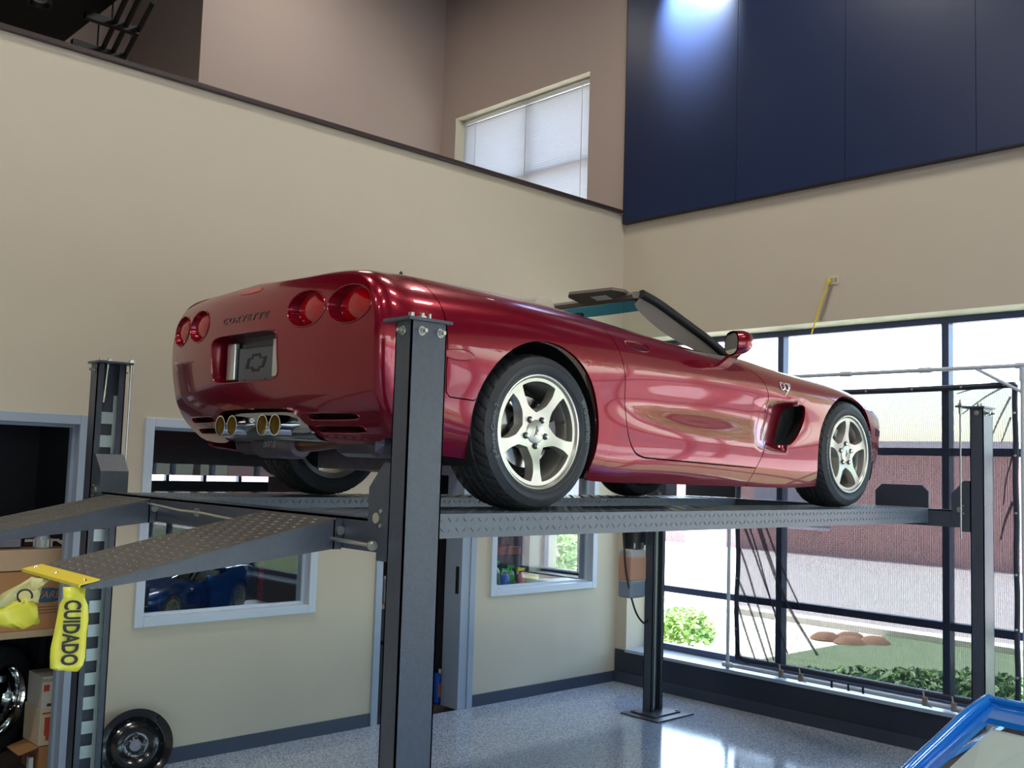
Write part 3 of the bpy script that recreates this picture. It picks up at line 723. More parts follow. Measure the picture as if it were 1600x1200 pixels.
# front clip with scoop hole
xo_ = lambda z: 2.015+(z-.45)*.42
hole = curve2([(xo_(.36)-.012, .352), (xo_(.40), .40), (xo_(.48), .48), (xo_(.56), .56), (xo_(.585)+.03, .588), (xo_(.57)+.09, .575), (xo_(.50)+.115, .50), (xo_(.42)+.095, .42), (xo_(.36)+.045, .362), (xo_(.36)-.012, .352)], 5)
HOLE = clean([inv(*p) for p in hole])
front_poly = clean(sF[::-1]+DF_+[(uDF+.02, VT)]+uvline((1.70, .86), (1.80, 1.08), 8)+uvline((1.84, 1.12), (1.93, 1.6), 14)+uvline((1.93, 1.6), (3.42, 1.6), 60)+uvline((3.42, 1.6), (3.42, 0), 50)+uvline((3.42, 0), (FA[0][0], 0), 12)+FA+uvline((FA[-1][0], 0), (sF[-1][0], 0), 16))
def flags(poly, off_u=()): return [not (q[1] > 1.597 or q[1] < .001 or q[0] < U0+.001) for q in poly]
GAP = .0026
def panel(poly, holes, step): p2 = inset(poly, flags(poly), GAP); return cdt(clean(p2, .0008), holes, step)
P_door, P_quarter, P_bump, P_front = panel(door_poly, [], .03), panel(quarter_poly, [], .03), panel(bump_poly, [], .026), panel(front_poly, [HOLE], .028)
# ---- rear fascia (y, z) panel
def oval(cy, cz, a, b_, n=40, p=2.0): return [(cy+a*np.sign(math.cos(t_))*abs(math.cos(t_))**(2/p), cz+b_*np.sign(math.sin(t_))*abs(math.sin(t_))**(2/p)) for t_ in np.linspace(0, 2*PI, n, endpoint=False)]
LY = ((.462, .795), (.715, .795)); LA, LB = .118, .077
edge = surf(np.full(70, U0), np.linspace(0, 1.6, 70))[:, 1:]
half = [tuple(q) for q in edge]
bot = [(.73, .268), (.62, .258), (.52, .256), (.44, .262), (.395, .285), (.36, .33), (.325, .375), (.28, .392), (.15, .398), (0, .40)]
right_half = [(q[0], q[1]) for q in half]                      # y>0: bottom corner -> top centre
botd = dens(curve2(bot, 4), .025)
foutline = clean(right_half+[(-q[0], q[1]) for q in right_half[::-1][1:]]+[(-q[0], q[1]) for q in botd]+[q for q in botd[::-1][1:]], .002)
lamps = [(s_*y, z) for y, z in LY for s_ in (1, -1)]
plate_h = oval(0, .620, .287, .106, 56, 7)
VENTS = [(s_*.555, z, w) for s_ in (1, -1) for z, w in ((.362, .15), (.312, .145))]
fholes = [oval(y, z, LA, LB, 44) for y, z in lamps]+[plate_h, oval(0, .914, .10, .0135, 30)]+[oval(y, z, w, .0145, 36, 4.5) for y, z, w in VENTS]
fuv, ftri = cdt(foutline, fholes, .026)
def ff(a): return np.stack([gfas(a[:, 0], a[:, 1]), a[:, 0], a[:, 1]], 1)
def fnrm(a):
    e = 1e-3; gy = (gfas(a[:, 0]+e, a[:, 1])-gfas(a[:, 0]-e, a[:, 1]))/(2*e); gz = (gfas(a[:, 0], a[:, 1]+e)-gfas(a[:, 0], a[:, 1]-e))/(2*e)
    n = np.stack([-np.ones(len(a)), gy, gz], 1); return n/np.linalg.norm(n, axis=1)[:, None]
def mirror_piece(pc):
    uv, tri, pf, nf = pc; fl = np.array([1, -1, 1])
    return (uv, tri, lambda a: pf(a)*fl, lambda a: nf(a)*fl)

TIRE = mat('tyre_rubber', (.030, .033, .038), .52, noise=.25, nscale=60)
TIREL = mat('tyre_lettering', (.11, .12, .135), .45)
ALLOY = mat('champagne_alloy', lin('cfcac0'), .30, metal=.7)
DISC = mat('brake_disc', (.55, .55, .55), .22, metal=1)
LINER = mat('wheel_liner', (.008, .008, .009), .8)
LENS = mat('red_lamp_lens', lin('a8000e'), .10, spec=.5, coat=.5, noise=.2, nscale=30)
RUB = mat('rubber_seal', (.012, .012, .013), .55)
TRIM = mat('grey_interior_trim', lin('6f675f'), .65)
LEATHER = mat('shale_leather', lin('b4aa9c'), .5, bump=.1)
GUN = mat('muffler_steel', lin('6d6670'), .42, metal=.8, noise=.3, nscale=18)
BRONZE = mat('heat_tinted_steel', lin('6e4f41'), .35, metal=.85, noise=.2)
GOLD = mat('gold_tinted_bore', lin('d8b868'), .25, metal=.85)
WSG = glass_mat('windshield_glass', (.86, .93, .90))
WSB = glass_mat('windshield_shade_band', (.05, .22, .36))
FONT_CACHE = {}
def text_mesh(s_, size, ext, shear=0, space=1, bold=0):
    c = bpy.data.curves.new('txt', 'FONT'); c.body = s_; c.size = size; c.extrude = ext; c.align_x = 'CENTER'; c.align_y = 'CENTER'; c.shear = shear; c.space_character = space; c.resolution_u = 3; c.offset = bold
    o = bpy.data.objects.new('txt', c); COL.objects.link(o); dg = bpy.context.evaluated_depsgraph_get()
    me = bpy.data.meshes.new_from_object(o.evaluated_get(dg)); bpy.data.objects.remove(o); bpy.data.curves.remove(c); return me
def map_mesh(me, fn):
    for v in me.vertices: v.co = fn(v.co)
    me.update(); return me
def spoke_w(r, ro): 
    t_ = np.clip((r-.082)/.05, 0, 1); return .0275*(1-t_)**1.8+.0208+.010*np.clip((r-.16)/.05, 0, 1)**2
def make_wheel(R, rim, width, spin, parent, loc, side):
    """axis along local y, outer face towards -y; side=+1 keeps, -1 mirrors by rotating"""
    ro = rim; fy = -.115                                     # outer face plane
    # spoke face by CDT with five windows
    outer = [((ro-.006)*math.cos(t_), (ro-.006)*math.sin(t_)) for t_ in np.linspace(0, 2*PI, 100, endpoint=False)]
    wins = []
    for k in range(5):
        am = spin+k*2*PI/5+PI/5; h = []
        rs = np.concatenate([np.linspace(ro-.024, .105, 11), np.linspace(.099, .0835, 6)])
        A_ = []
        for r in rs:
            d = PI/5-math.asin(min(.99, float(spoke_w(r, ro))/r)); A_.append((r, max(d, .0)))
        r_in = rs[-1]
        left = [(r*math.cos(am-d), r*math.sin(am-d)) for r, d in A_]; right = [(r*math.cos(am+d), r*math.sin(am+d)) for r, d in A_]
        arc = [((ro-.0205)*math.cos(t_), (ro-.0205)*math.sin(t_)) for t_ in np.linspace(am+A_[0][1]*.97, am-A_[0][1]*.97, 12)]
        wins.append(clean(arc+left+right[::-1], .002))
    uv, tri = cdt(outer, wins, .02)
    def pf(a):
        r = np.hypot(a[:, 0], a[:, 1]); return np.stack([a[:, 0], fy+.016*(1-sstep(.05, .19, r))-.0*r, a[:, 1]], 1)
    def nf(a):
        e = 1e-3; out = []
        p0 = pf(a); px = pf(a+[e, 0])-p0; pz = pf(a+[0, e])-p0; n = np.cross(px, pz); n /= np.linalg.norm(n, axis=1)[:, None]; n[n[:, 1] > 0] *= -1; return n
    rimo = skin_object('wheel', [(uv, tri, pf, nf)], None, ALLOY, parent, flange=.05)
    rimo.location = loc; rimo.rotation_euler = (0, 0, 0 if side > 0 else PI)
    w2 = width/2
    MB().lathe([(ro-.004, fy+.004), (ro+.002, fy-.010), (ro+.009, fy-.012), (ro+.013, fy-.007), (ro+.013, fy+.004), (ro-.010, fy+.02), (ro-.020, fy+.06), (ro-.024, w2*.2), (ro-.02, w2-.03), (ro+.006, w2-.02), (ro+.008, w2-.012), (ro-.016, w2-.024), (ro-.03, w2*.2), (ro-.028, fy+.06), (ro-.012, fy+.012)], (0, 0, 0), 'Y', 64, close=True).build('rim_barrel', ALLOY, rimo)
    # tyre: carcass with grooved tread
    sh = [(ro+.004, -w2+.022), (ro+.012, -w2+.008), (ro+.03, -w2-.001), ((ro+R)/2, -w2-.007), (R-.032, -w2+.001), (R-.018, -w2+.008)]
    trd = []; nl = 40
    for k in range(nl+1):
        s_ = -1+2*k/nl; y = s_*(w2-.012); crown = R-.016*abs(s_)**4; trd.append((crown, y))
    prof = sh+trd+[(r, -y) for r, y in sh[::-1]]
    nA = 220; vs = []; fs = []
    for i in range(nA):
        a = 2*PI*i/nA
        for k, (r, y) in enumerate(prof):
            if len(sh) <= k < len(sh)+nl+1:
                s_ = (k-len(sh))/nl*2-1
                if min(abs(s_-q) for q in (-.52, -.18, .18, .52)) < .03: r -= .008
                else:
                    ph = (i+ (9*abs(s_) if abs(s_) > .2 else 0)) % (11 if abs(s_) < .6 else 5.5)
                    if ph < 1.0: r -= .006
            elif k in (len(sh)-1, len(sh)-2, len(prof)-len(sh), len(prof)-len(sh)+1) and (i % 11) == 0: r -= .004
            vs.append((r*math.sin(a), y, r*math.cos(a)))
    L = len(prof)
    for i in range(nA):
        for k in range(L-1): fs.append((i*L+k, ((i+1) % nA)*L+k, ((i+1) % nA)*L+k+1, i*L+k+1))
    ty = MB().add(vs, fs, True).build('tyre', TIRE, rimo, 28)
    # rim protector ribs and moulded lettering
    for rr in (ro+.022, R-.045): MB().lathe([(rr-.0015, -w2-.0025), (rr, -w2-.0065), (rr+.0015, -w2-.0025)], (0, 0, 0), 'Y', 72).build('sidewall_rib', TIREL, rimo)
    def arc_text(s_, size, mid):
        me = text_mesh(s_, size, .0012, space=1.15, bold=.0012); rr = (ro+R)/2-.001
        map_mesh(me, lambda c: Vector((( rr+c.y)*math.sin(mid+c.x/rr), -w2-.008-c.z, (rr+c.y)*math.cos(mid+c.x/rr))))
        link_mesh('sidewall_lettering', me, TIREL, rimo)
    arc_text('BFGoodrich', .034, math.radians(78)); arc_text('g-Force Comp-2', .03, math.radians(-92))
    # hub: centre cap, lug nuts, valve
    cap = MB().lathe([(0, -.005), (.045, -.004), (.052, 0), (.052, .01)], (0, fy+.013, 0), 'Y', 32).build('centre_cap', ALLOY, rimo)
    flag = MB().prism([(-.014, fy+.0085, -.022), (.002, fy+.0085, .026), (.006, fy+.0085, .012), (.013, fy+.0085, .004), (.002, fy+.0085, -.006), (.006, fy+.0085, -.014), (-.006, fy+.0085, -.012)], (0, -.002, 0)).build('centre_emblem', GUN, rimo)
    for k in range(5):
        a = spin+k*2*PI/5; c = (.062*math.cos(a), fy+.012, .062*math.sin(a))
        MB().lathe([(.014, -.002), (.0145, .012)], c, 'Y', 18).build('lug_seat', BLACK, rimo)
        MB().lathe([(0, -.014), (.006, -.0135), (.0095, -.009), (.0105, .01)], c, 'Y', 6, False).build('lug_nut', CHROME, rimo)
        MB().lathe([(0, -.0025), (.0138, -.002)], c, 'Y', 18).build('lug_pocket', BLACK, rimo)
    MB().cyl((ro-.032, fy+.05, .05), (ro-.05, fy+.03, .05), .006, 10).build('valve_stem', BLACK, rimo)
    # brake behind the spokes
    MB().lathe([(.085, 0), (.155, 0), (.155, .02), (.085, .02)], (0, fy+.085, 0), 'Y', 48, close=True).build('brake_disc', DISC, rimo)
    MB().lathe([(0, -.02), (.084, -.02), (.084, .02)], (0, fy+.085, 0), 'Y', 32).build('disc_hat', GUN, rimo)
    MB().lathe([(0, 0), (.19, 0)], (0, fy+.12, 0), 'Y', 40).build('dust_shield', LINER, rimo)
    cl = MB().lathe([(.098, -.03), (.165, -.03), (.165, .05), (.098, .05)], (0, fy+.085, 0), 'Y', 12, a0=math.radians(70), a1=math.radians(115), close=True).build('brake_caliper', GUN, rimo)
    return rimo

def make_corvette():
    car = empty('convertible_car', 'dark red convertible sports car raised on the four post lift', 'car', (0, 0, ZR))
    pc = lambda P: (P[0], P[1], sf, sn)
    for sd in ('left', 'right'):
        mr = sd if sd == 'right' else None
        d = skin_object('door', [pc(P_door)], mr, RED, car)
        q = skin_object('quarter_panel', [pc(P_quarter)], mr, RED, car)
        f = skin_object('front_fender', [pc(P_front)], mr, RED, car)
        s_ = -1 if sd == 'right' else 1
        # door handle: oval pull recess
        hx, hz = .665, .778
        def side_y(x, z, off=0.0):
            u, v = inv(x, z); p_ = surf([u], [v])[0]; n_ = surf_n(np.array([u]), np.array([v]))[0]; return Vector(p_+n_*off), Vector(n_)
        def on_side(pts, off, th):
            A = []; Bq = []
            for x, z in pts:
                p_, n_ = side_y(x, z); A.append(p_+n_*off); Bq.append(p_+n_*(off+th))
            n = len(pts); vs = [(a.x, a.y*s_, a.z) for a in A+Bq]
            return vs, [tuple(range(n)), tuple(range(n, 2*n))]+[(i, (i+1) % n, n+(i+1) % n, n+i) for i in range(n)]
        ovh = [(hx+.098*math.cos(t_)*1.0, hz+.022*math.sin(t_)-.02*math.cos(t_)*.2) for t_ in np.linspace(0, 2*PI, 28, endpoint=False)]
        ring = []
        for x, z in ovh+[ovh[0]]:
            p_, n_ = side_y(x, z, .0006); ring.append((p_.x, p_.y*s_, p_.z))
        h = MB().tube(ring, .0045, 6, False).build('handle_rim', RED, d)
        inn = [(hx+(x-hx)*.93, hz+(z-hz)*.9) for x, z in ovh if z < hz-.001-(x-hx)*.04]
        MB().add(*on_side(inn, .0002, .0006)).build('handle_recess', mat('recess_dark_red', (.02, .002, .005), .4), d)
        # rear side marker lamp
        mk = [(-.475+.075*math.cos(t_), .622+.021*math.sin(t_)) for t_ in np.linspace(0, 2*PI, 24, endpoint=False)]
        MB().add(*on_side(mk, .0, .003)).build('side_marker', mat('marker_red', lin('96101f'), .1, coat=1), q)
        ring = []
        for x, z in mk+[mk[0]]:
            p_, n_ = side_y(x, z, .001); ring.append((p_.x, p_.y*s_, p_.z))
        MB().tube(ring, .0028, 6, False).build('marker_rim', RED, q)
        # crossed flag badge with the 50th roundel on the front fender
        CHB = mat('badge_silver', (.75, .75, .77), .25, metal=.8)
        def badge(pts, th=.004): MB().add(*on_side(pts, .0004, th)).build('fender_badge', CHB, f)
        bx, bz = 1.955, .678
        for cx, cz, rr in ((bx-.028, bz+.004, .02), (bx+.012, bz+.004, .02)):
            o_ = [(cx+rr*math.cos(t_), cz+rr*math.sin(t_)) for t_ in np.linspace(0, 2*PI, 16, endpoint=False)]
            rg = []
            for x, z in o_+[o_[0]]: p_, n_ = side_y(x, z, .003); rg.append((p_.x, p_.y*s_, p_.z))
            MB().tube(rg, .004, 6, False).build('fender_badge', CHB, f)
        badge([(bx+.03, bz+.026), (bx+.058, bz+.024), (bx+.05, bz-.004), (bx+.03, bz)]); badge([(bx-.006, bz-.045), (bx+.002, bz-.045), (bx+.05, bz+.0), (bx+.042, bz+.004)]); badge([(bx-.06, bz+.02), (bx-.03, bz+.03), (bx-.03, bz+.018)])
        # scoop duct behind the opening
        MB().box((1.93, s_*.60, .30), (2.22, s_*.80, .64)).build('scoop_duct', LINER, f)
        dk = [(x, z) for x, z in hole[:-1]]; back = []
        for x, z in dk: p_, n_ = side_y(min(x, 2.2), z); back.append(p_)
        nB = len(back); vs = []
        for p_ in back:
            xx = p_.x; xoz = xo_(p_.z); yy = p_.y; vs.append((xx, s_*yy, p_.z))
        vs += [(p_.x+.03, s_*(p_.y-.09), p_.z) for p_ in back]
        MB().add(vs, [(i, (i+1) % nB, nB+(i+1) % nB, nB+i) for i in range(nB)]+[tuple(range(nB, 2*nB))], False).build('scoop_wall', LINER, f)
        # wheel arch liners
        for cx, cz, rr in ((0, .345, AR+.006), (2.654, .325, AF+.006)):
            MB().lathe([(rr-.002, s_*.885), (rr+.004, s_*.86), (rr+.006, s_*.58), (rr-.16, s_*.55), (.0, s_*.55)], (cx, 0, cz), 'Y', 40, a0=math.radians(-115), a1=math.radians(115)).build('wheel_arch_liner', LINER, q if cx == 0 else f)
        # outside mirror
        mm = MB(); prof = []
        for k in range(9):
            t_ = k/8; prof.append((math.sin(t_*PI/2)*1.0, 1-math.cos(t_*PI/2)))
        vs = []; fs = []; nr, nseg = 10, 24
        cx, cy, cz = 1.40, .965, .862
        mth = math.radians(30); rotm = lambda x, y: (cx+(x-cx)*math.cos(mth)-(y-cy)*math.sin(mth), cy+(x-cx)*math.sin(mth)+(y-cy)*math.cos(mth))
        for i in range(nr+1):
            t_ = i/nr; x = cx-.045+.115*t_; rr = math.sqrt(max(0, 1-max(0, (t_-.18)/.82)**2.3))
            for k in range(nseg):
                a = 2*PI*k/nseg; ca, sa = math.cos(a), math.sin(a)
                xr, yr_ = rotm(x, cy+.085*rr*np.sign(ca)*abs(ca)**.8); vs.append((xr, s_*yr_, cz+.066*rr*np.sign(sa)*abs(sa)**.8+.012*t_))
        for i in range(nr):
            for k in range(nseg): fs.append((i*nseg+k, i*nseg+(k+1) % nseg, (i+1)*nseg+(k+1) % nseg, (i+1)*nseg+k))
        mm.add(vs, fs, True); mo = mm.build('mirror_housing', RED, d)
        gl = [(rotm(cx-.046, cy+.075*np.sign(math.cos(a))*abs(math.cos(a))**.8)[0], s_*rotm(cx-.046, cy+.075*np.sign(math.cos(a))*abs(math.cos(a))**.8)[1], cz+.056*np.sign(math.sin(a))*abs(math.sin(a))**.8) for a in np.linspace(0, 2*PI, 24, endpoint=False)]
        MB().prism(gl, (.004, 0, 0)).build('mirror_glass', mat('mirror_silver', (.8, .85, .82), .02, metal=1), mo)
        pb = [(cx-.02, s_*(cy-.05), cz-.045), (cx+.05, s_*(cy-.05), cz-.045), (cx+.06, s_*(cy-.085), cz-.10), (cx-.01, s_*(cy-.085), cz-.10)]
        MB().prism([(cx-.025, s_*(cy-.02), cz-.05), (cx+.05, s_*(cy-.02), cz-.05), (cx+.075, s_*(cy-.13), cz-.125), (cx-.02, s_*(cy-.13), cz-.125)], (0, s_*-.035, -.005)).build('mirror_foot', RED, mo)
        # windscreen pillar: painted-black outer bead and grey inner trim
        A0, A1 = Vector((1.05, s_*.585, 1.118)), Vector((1.70, s_*.715, .825))
        mid = [A0, Vector((1.16, s_*.612, 1.078)), Vector((1.32, s_*.645, 1.005)), Vector((1.50, s_*.68, .922)), Vector((1.62, s_*.703, .86)), A1]
        pth = smooth_path(mid, 6); vs = []; fs = []; nS = 12
        for i, c in enumerate(pth):
            tt = (pth[min(i+1, len(pth)-1)]-pth[max(i-1, 0)]).normalized(); o_ = Vector((0, s_, 0)); w = tt.cross(o_).normalized()
            if w.z < 0: w = -w
            for k in range(nS):
                a = 2*PI*k/nS; vs.append((c+o_*.028*math.cos(a)+w*.024*math.sin(a))[:])
        for i in range(len(pth)-1):
            for k in range(nS): fs.append((i*nS+k, i*nS+(k+1) % nS, (i+1)*nS+(k+1) % nS, (i+1)*nS+k))
        fs += [tuple(range(nS)), tuple(range((len(pth)-1)*nS, len(pth)*nS))]
        MB().add(vs, fs, True).build('windscreen_pillar', RUB, car)
        inner = []
        for i, c in enumerate(pth):
            t_ = i/(len(pth)-1); wd = .02+.115*math.sin(PI*min(1, t_*1.15+.08))**.8*(1-.35*t_); inner.append((c, wd))
        vs = []; n = len(inner)
        for c, wd in inner: vs += [(c.x+.004, c.y-s_*.0, c.z-.012), (c.x-wd*.45, c.y-s_*.022, c.z-.012-wd*.75), (c.x+.03, c.y-s_*.06, c.z-.012)]
        fs = []
        for i in range(n-1):
            for k in range(3): fs.append((i*3+k, i*3+(k+1) % 3, (i+1)*3+(k+1) % 3, (i+1)*3+k))
        fs += [(0, 1, 2), ((n-1)*3, (n-1)*3+1, (n-1)*3+2)]
        MB().add(vs, fs).build('pillar_trim', TRIM, car)
        # front bumper corner lamp
        MB().add(*on_side([(3.08, .50), (3.2, .49), (3.2, .45), (3.08, .455)], .0004, .003)).build('corner_lamp', mat('smoked_lens', (.10, .03, .04), .1, coat=1), f)
        # sill inner box, seat
        MB().box((.40, s_*.60, .14), (2.2, s_*.835, .30), .02).build('sill_box', LINER, car)
        MB().box((.62, s_*.80, .33), (1.6, s_*.825, .815), .01).build('door_card', TRIM, d)
        st = MB(); sy = s_*.36
        st.box((.62, sy-.25, .30), (1.12, sy+.25, .44), .05); se = st.build('seat', LEATHER, car)
        bk = [(.52, sy-.24, .40), (.70, sy-.24, .40), (.50, sy-.22, .90), (.36, sy-.22, .88)]
        MB().prism([(.52, sy-.24, .36), (.70, sy-.24, .42), (.50, sy-.24, .93), (.38, sy-.24, .91)], (0, .48, 0)).build('seat_back', LEATHER, se)
        hd = []; 
        MB().lathe([(0, -.115), (.05, -.113), (.075, -.095), (.082, -.04), (.082, .04), (.075, .095), (.05, .113), (0, .115)], (.46, sy, .965), 'Y', 20).build('headrest', LEATHER, se)
        vz = [(1.13, s_*.12, 1.105), (1.11, s_*.50, 1.10), (1.0, s_*.51, 1.128), (.955, s_*.46, 1.138), (.94, s_*.16, 1.142), (.98, s_*.12, 1.135)]
        vs_ = MB().prism(vz, (.006, 0, .016)).build('sun_visor', TRIM, car)
        lab = [(1.06, s_*.38, 1.1152), (1.06, s_*.27, 1.1162), (1.0, s_*.27, 1.1295), (1.0, s_*.38, 1.1285)]
        MB().prism([(x-.001, y, z-.003) for x, y, z in lab], (0, 0, -.001)).build('visor_label', WHITE, vs_)
    # rear bumper: wrap-around sides plus fascia
    pb = pc(P_bump)
    rb = skin_object('rear_bumper', [pb, mirror_piece(pb), (fuv, ftri, ff, fnrm)], None, RED, car, .02)
    # lamps
    for y, z in lamps:
        o_ = oval(y, z, LA, LB, 44); n = len(o_); dep = .035
        front = [(float(gfas(a, b_)), a, b_) for a, b_ in o_]; back = [(float(gfas(y, z))+dep, y+(a-y)*.93, z+(b_-z)*.93) for a, b_ in o_]
        hs = MB().add(front+back, [(i, (i+1) % n, n+(i+1) % n, n+i) for i in range(n)], True).build('lamp_housing', RED, rb)
        vs = [(float(gfas(y, z))+dep-.018, y, z)]; fs = []; rr_ = (.25, .5, .75, .92, 1.0)
        for q in rr_:
            for a, b_ in o_: vs.append((float(gfas(y, z))+dep-.018*(1-q*q), y+(a-y)*.94*q, z+(b_-z)*.94*q))
        fs += [(0, 1+i, 1+(i+1) % n) for i in range(n)]
        for k in range(len(rr_)-1): fs += [(1+k*n+i, 1+k*n+(i+1) % n, 1+(k+1)*n+(i+1) % n, 1+(k+1)*n+i) for i in range(n)]
        MB().add(vs, fs, True).build('tail_lamp', LENS, rb)
        MB().tube([(x-.0005, a, b_) for x, a, b_ in front+front[:1]], .0035, 6, False).build('lamp_lip', RED, rb)
    o_ = oval(0, .914, .098, .0125, 30); vs = [(float(gfas(a, b_))-.002, a, b_) for a, b_ in o_]
    MB().prism(vs, (.012, 0, 0)).build('third_brake_lamp', LENS, rb)
    for y, z, w in VENTS:
        o_ = oval(y, z, w, .0145, 36, 4.5); n = len(o_)
        fr = [(float(gfas(a, b_)), a, b_) for a, b_ in o_]; bk = [(x+.05, a, b_+.004) for x, a, b_ in fr]
        MB().add(fr+bk, [(i, (i+1) % n, n+(i+1) % n, n+i) for i in range(n)]+[tuple(range(n, 2*n))]).build('bumper_vent', LINER, rb)
        MB().tube([(x-.0005, a, b_) for x, a, b_ in fr+fr[:1]], .003, 6, False).build('vent_lip', RED, rb)
    # plate recess: lip, walls, dark back panel, side lamps strips, plate with bow tie
    n = len(plate_h); fr = [(float(gfas(a, b_)), a, b_) for a, b_ in plate_h]; xb = float(gfas(0, .62))+.085
    bk = [(xb, a*.965, .622+(b_-.622)*.94) for a, b_ in plate_h]
    MB().add(fr+bk, [(i, (i+1) % n, n+(i+1) % n, n+i) for i in range(n)], True).build('plate_recess', RED, rb)
    MB().tube([(x-.0005, a, b_) for x, a, b_ in fr+fr[:1]], .0032, 6, False).build('recess_lip', RED, rb)
    MB().prism(bk, (.004, 0, 0)).build('recess_panel', mat('recess_black', (.02, .022, .028), .25), rb)
    pl = MB().box((xb-.012, -.155, .525), (xb-.004, .155, .675), .004).build('dealer_plate', mat('dealer_plate_black', lin('5b6068'), .35), rb)
    bt = [(1.5*p_, .92*q_) for p_, q_ in [(-.062, -.028), (-.022, -.028), (-.022, -.044), (.022, -.044), (.022, -.028), (.046, -.028), (.062, .024), (.026, .024), (.026, .042), (-.024, .042), (-.024, .024), (-.048, .024)]]
    def ring2(P, k): return [(a*k, b_*k) for a, b_ in P]
    yb_, zb_ = 0, .605
    e0 = ring2(bt, 1.0); e1 = ring2(bt, .70); n = len(bt)
    vs = [(xb-.0135, -a, zb_+b_) for a, b_ in e0]+[(xb-.0135, -a, zb_+b_) for a, b_ in e1]+[(xb-.0115, -a, zb_+b_) for a, b_ in e0]+[(xb-.0115, -a, zb_+b_) for a, b_ in e1]
    MB().add(vs, [(i, (i+1) % n, n+(i+1) % n, n+i) for i in range(n)]+[(2*n+i, 2*n+(i+1) % n, (i+1) % n, i) for i in range(n)]+[(n+i, n+(i+1) % n, 3*n+(i+1) % n, 3*n+i) for i in range(n)]).build('bow_tie_emblem', BLACK, pl)
    for s_ in (-1, 1):
        MB().box((xb-.03, s_*.165, .53), (xb-.004, s_*.235, .70), .006).build('recess_side_strip', mat('brushed_strip', (.62, .64, .66), .25, metal=.85, noise=.3, nscale=14), rb)
        MB().cyl((xb-.013, s_*.09, .528), (xb-.015, s_*.09, .528), .006, 8).build('plate_screw', BLACK, pl)
    # CORVETTE lettering
    me = text_mesh('CORVETTE', .062, .0025, shear=.25, space=1.25, bold=.0015); xs = [v.co.x for v in me.vertices]; wd = max(xs)-min(xs); k = .40/wd
    map_mesh(me, lambda c: Vector((float(gfas(-c.x*k, .79+c.y*.62))-.0005-c.z, -c.x*k, .79+c.y*.62)))
    link_mesh('lettering', me, mat('letter_dark_red', lin('3a0712'), .3, coat=1), rb)
    # antenna base on the rear deck corner
    MB().lathe([(.021, 0), (.02, .008), (.012, .022), (.008, .03), (.007, .042), (.003, .048), (0, .049)], (-.53, -.585, .942), 'Z', 16).build('antenna_base', BLACK, car)
    # windscreen
    def ws(t_, s_):   # t: -1..1 across, s: 0 bottom..1 top
        yb0, yt0 = .70, .575; y = t_*(yb0+(yt0-yb0)*s_); xb0 = 1.66+.30*(1-t_*t_); xt0 = 1.06+.13*(1-t_*t_)
        x = xb0+(xt0-xb0)*s_; z = (.83+.05*(1-t_*t_))+((1.10+.022*(1-t_*t_))-(.83+.05*(1-t_*t_)))*(s_+.10*s_*(1-s_)); return (x, y, z)
    def wsheet(s0, s1, ns, name, m):
        nt_ = 24; vs = [ws(-1+2*i/nt_, s0+(s1-s0)*j/ns) for j in range(ns+1) for i in range(nt_+1)]
        vs2 = [(x-.003, y, z-.004) for x, y, z in vs]; n1 = len(vs); fs = []
        for j in range(ns):
            for i in range(nt_): a = j*(nt_+1)+i; fs.append((a, a+1, a+nt_+2, a+nt_+1))
        return MB().add(vs, fs, True).build(name, m, car)
    wsheet(0, .82, 8, 'windscreen', WSG); wsheet(.82, .985, 3, 'windscreen_shade_band', WSB)
    hdr = [Vector(ws(-1+2*i/20, 1))+Vector((-.012, 0, .012)) for i in range(21)]; vs = []; fs = []
    for c in hdr: vs += [(c.x-.05, c.y, c.z-.022), (c.x+.035, c.y, c.z-.012), (c.x+.03, c.y, c.z+.012), (c.x-.03, c.y, c.z+.016), (c.x-.06, c.y, c.z-.004)]
    for i in range(20):
        for k in range(5): fs.append((i*5+k, i*5+(k+1) % 5, (i+1)*5+(k+1) % 5, (i+1)*5+k))
    fs += [tuple(range(5)), tuple(range(100, 105))]
    MB().add(vs, fs).build('windscreen_header', TRIM, car)
    vs2 = [(x+.004, y, z+.006) for x, y, z in vs]; 
    MB().tube([c+Vector((.02, 0, .008)) for c in hdr], .014, 8).build('header_seal', RUB, car)
    rm = MB(); rm.box((1.10, -.11, 1.005), (1.135, .11, 1.07), .012).build('rear_view_mirror', BLACK, car)
    # cockpit tub, dash, deck inner, floor pan and chassis
    MB().box((.02, -.70, .20), (1.80, .70, .24)).box((.0, -.66, .24), (.06, .66, .90)).build('cockpit_tub', LINER, car)
    MB().prism([(1.55, -.64, .45), (1.95, -.64, .45), (1.95, -.64, .80), (1.72, -.64, .815), (1.55, -.64, .77)], (0, 1.28, 0)).build('dashboard', TRIM, car)
    MB().lathe([(.165, -.012), (.178, 0), (.165, .012), (.152, 0)], (1.42, .36, .78), 'X', 28, close=True).build('steering_wheel', LINER, car)
    MB().box((.5, -.56, .15), (3.2, .56, .19), .01).build('floor_pan', LINER, car)
    MB().box((-.62, -.56, .30), (.5, .56, .36), .01).build('rear_floor', LINER, car)
    MB().prism([(-.33, -.30, .15), (.25, -.30, .13), (.25, -.30, .30), (-.33, -.30, .30)], (0, .60, 0)).build('transaxle', GUN, car)
    for s_ in (-1, 1):
        MB().tube([(.0, s_*.25, .30), (.0, s_*.68, .33)], .022, 12).build('half_shaft', STEEL, car)
        MB().prism([(-.08, s_*.30, .19), (.10, s_*.30, .19), (.04, s_*.68, .20), (-.04, s_*.68, .20)], (0, 0, .03)).build('control_arm', STEEL, car)
        MB().box((-.02, s_*.60, .20), (.09, s_*.68, .46), .015).build('hub_carrier', GUN, car)
        # muffler with bronze pipes
        MB().box((-.64, s_*.28, .205), (-.35, s_*.60, .365), .05).build('muffler', GUN, car)
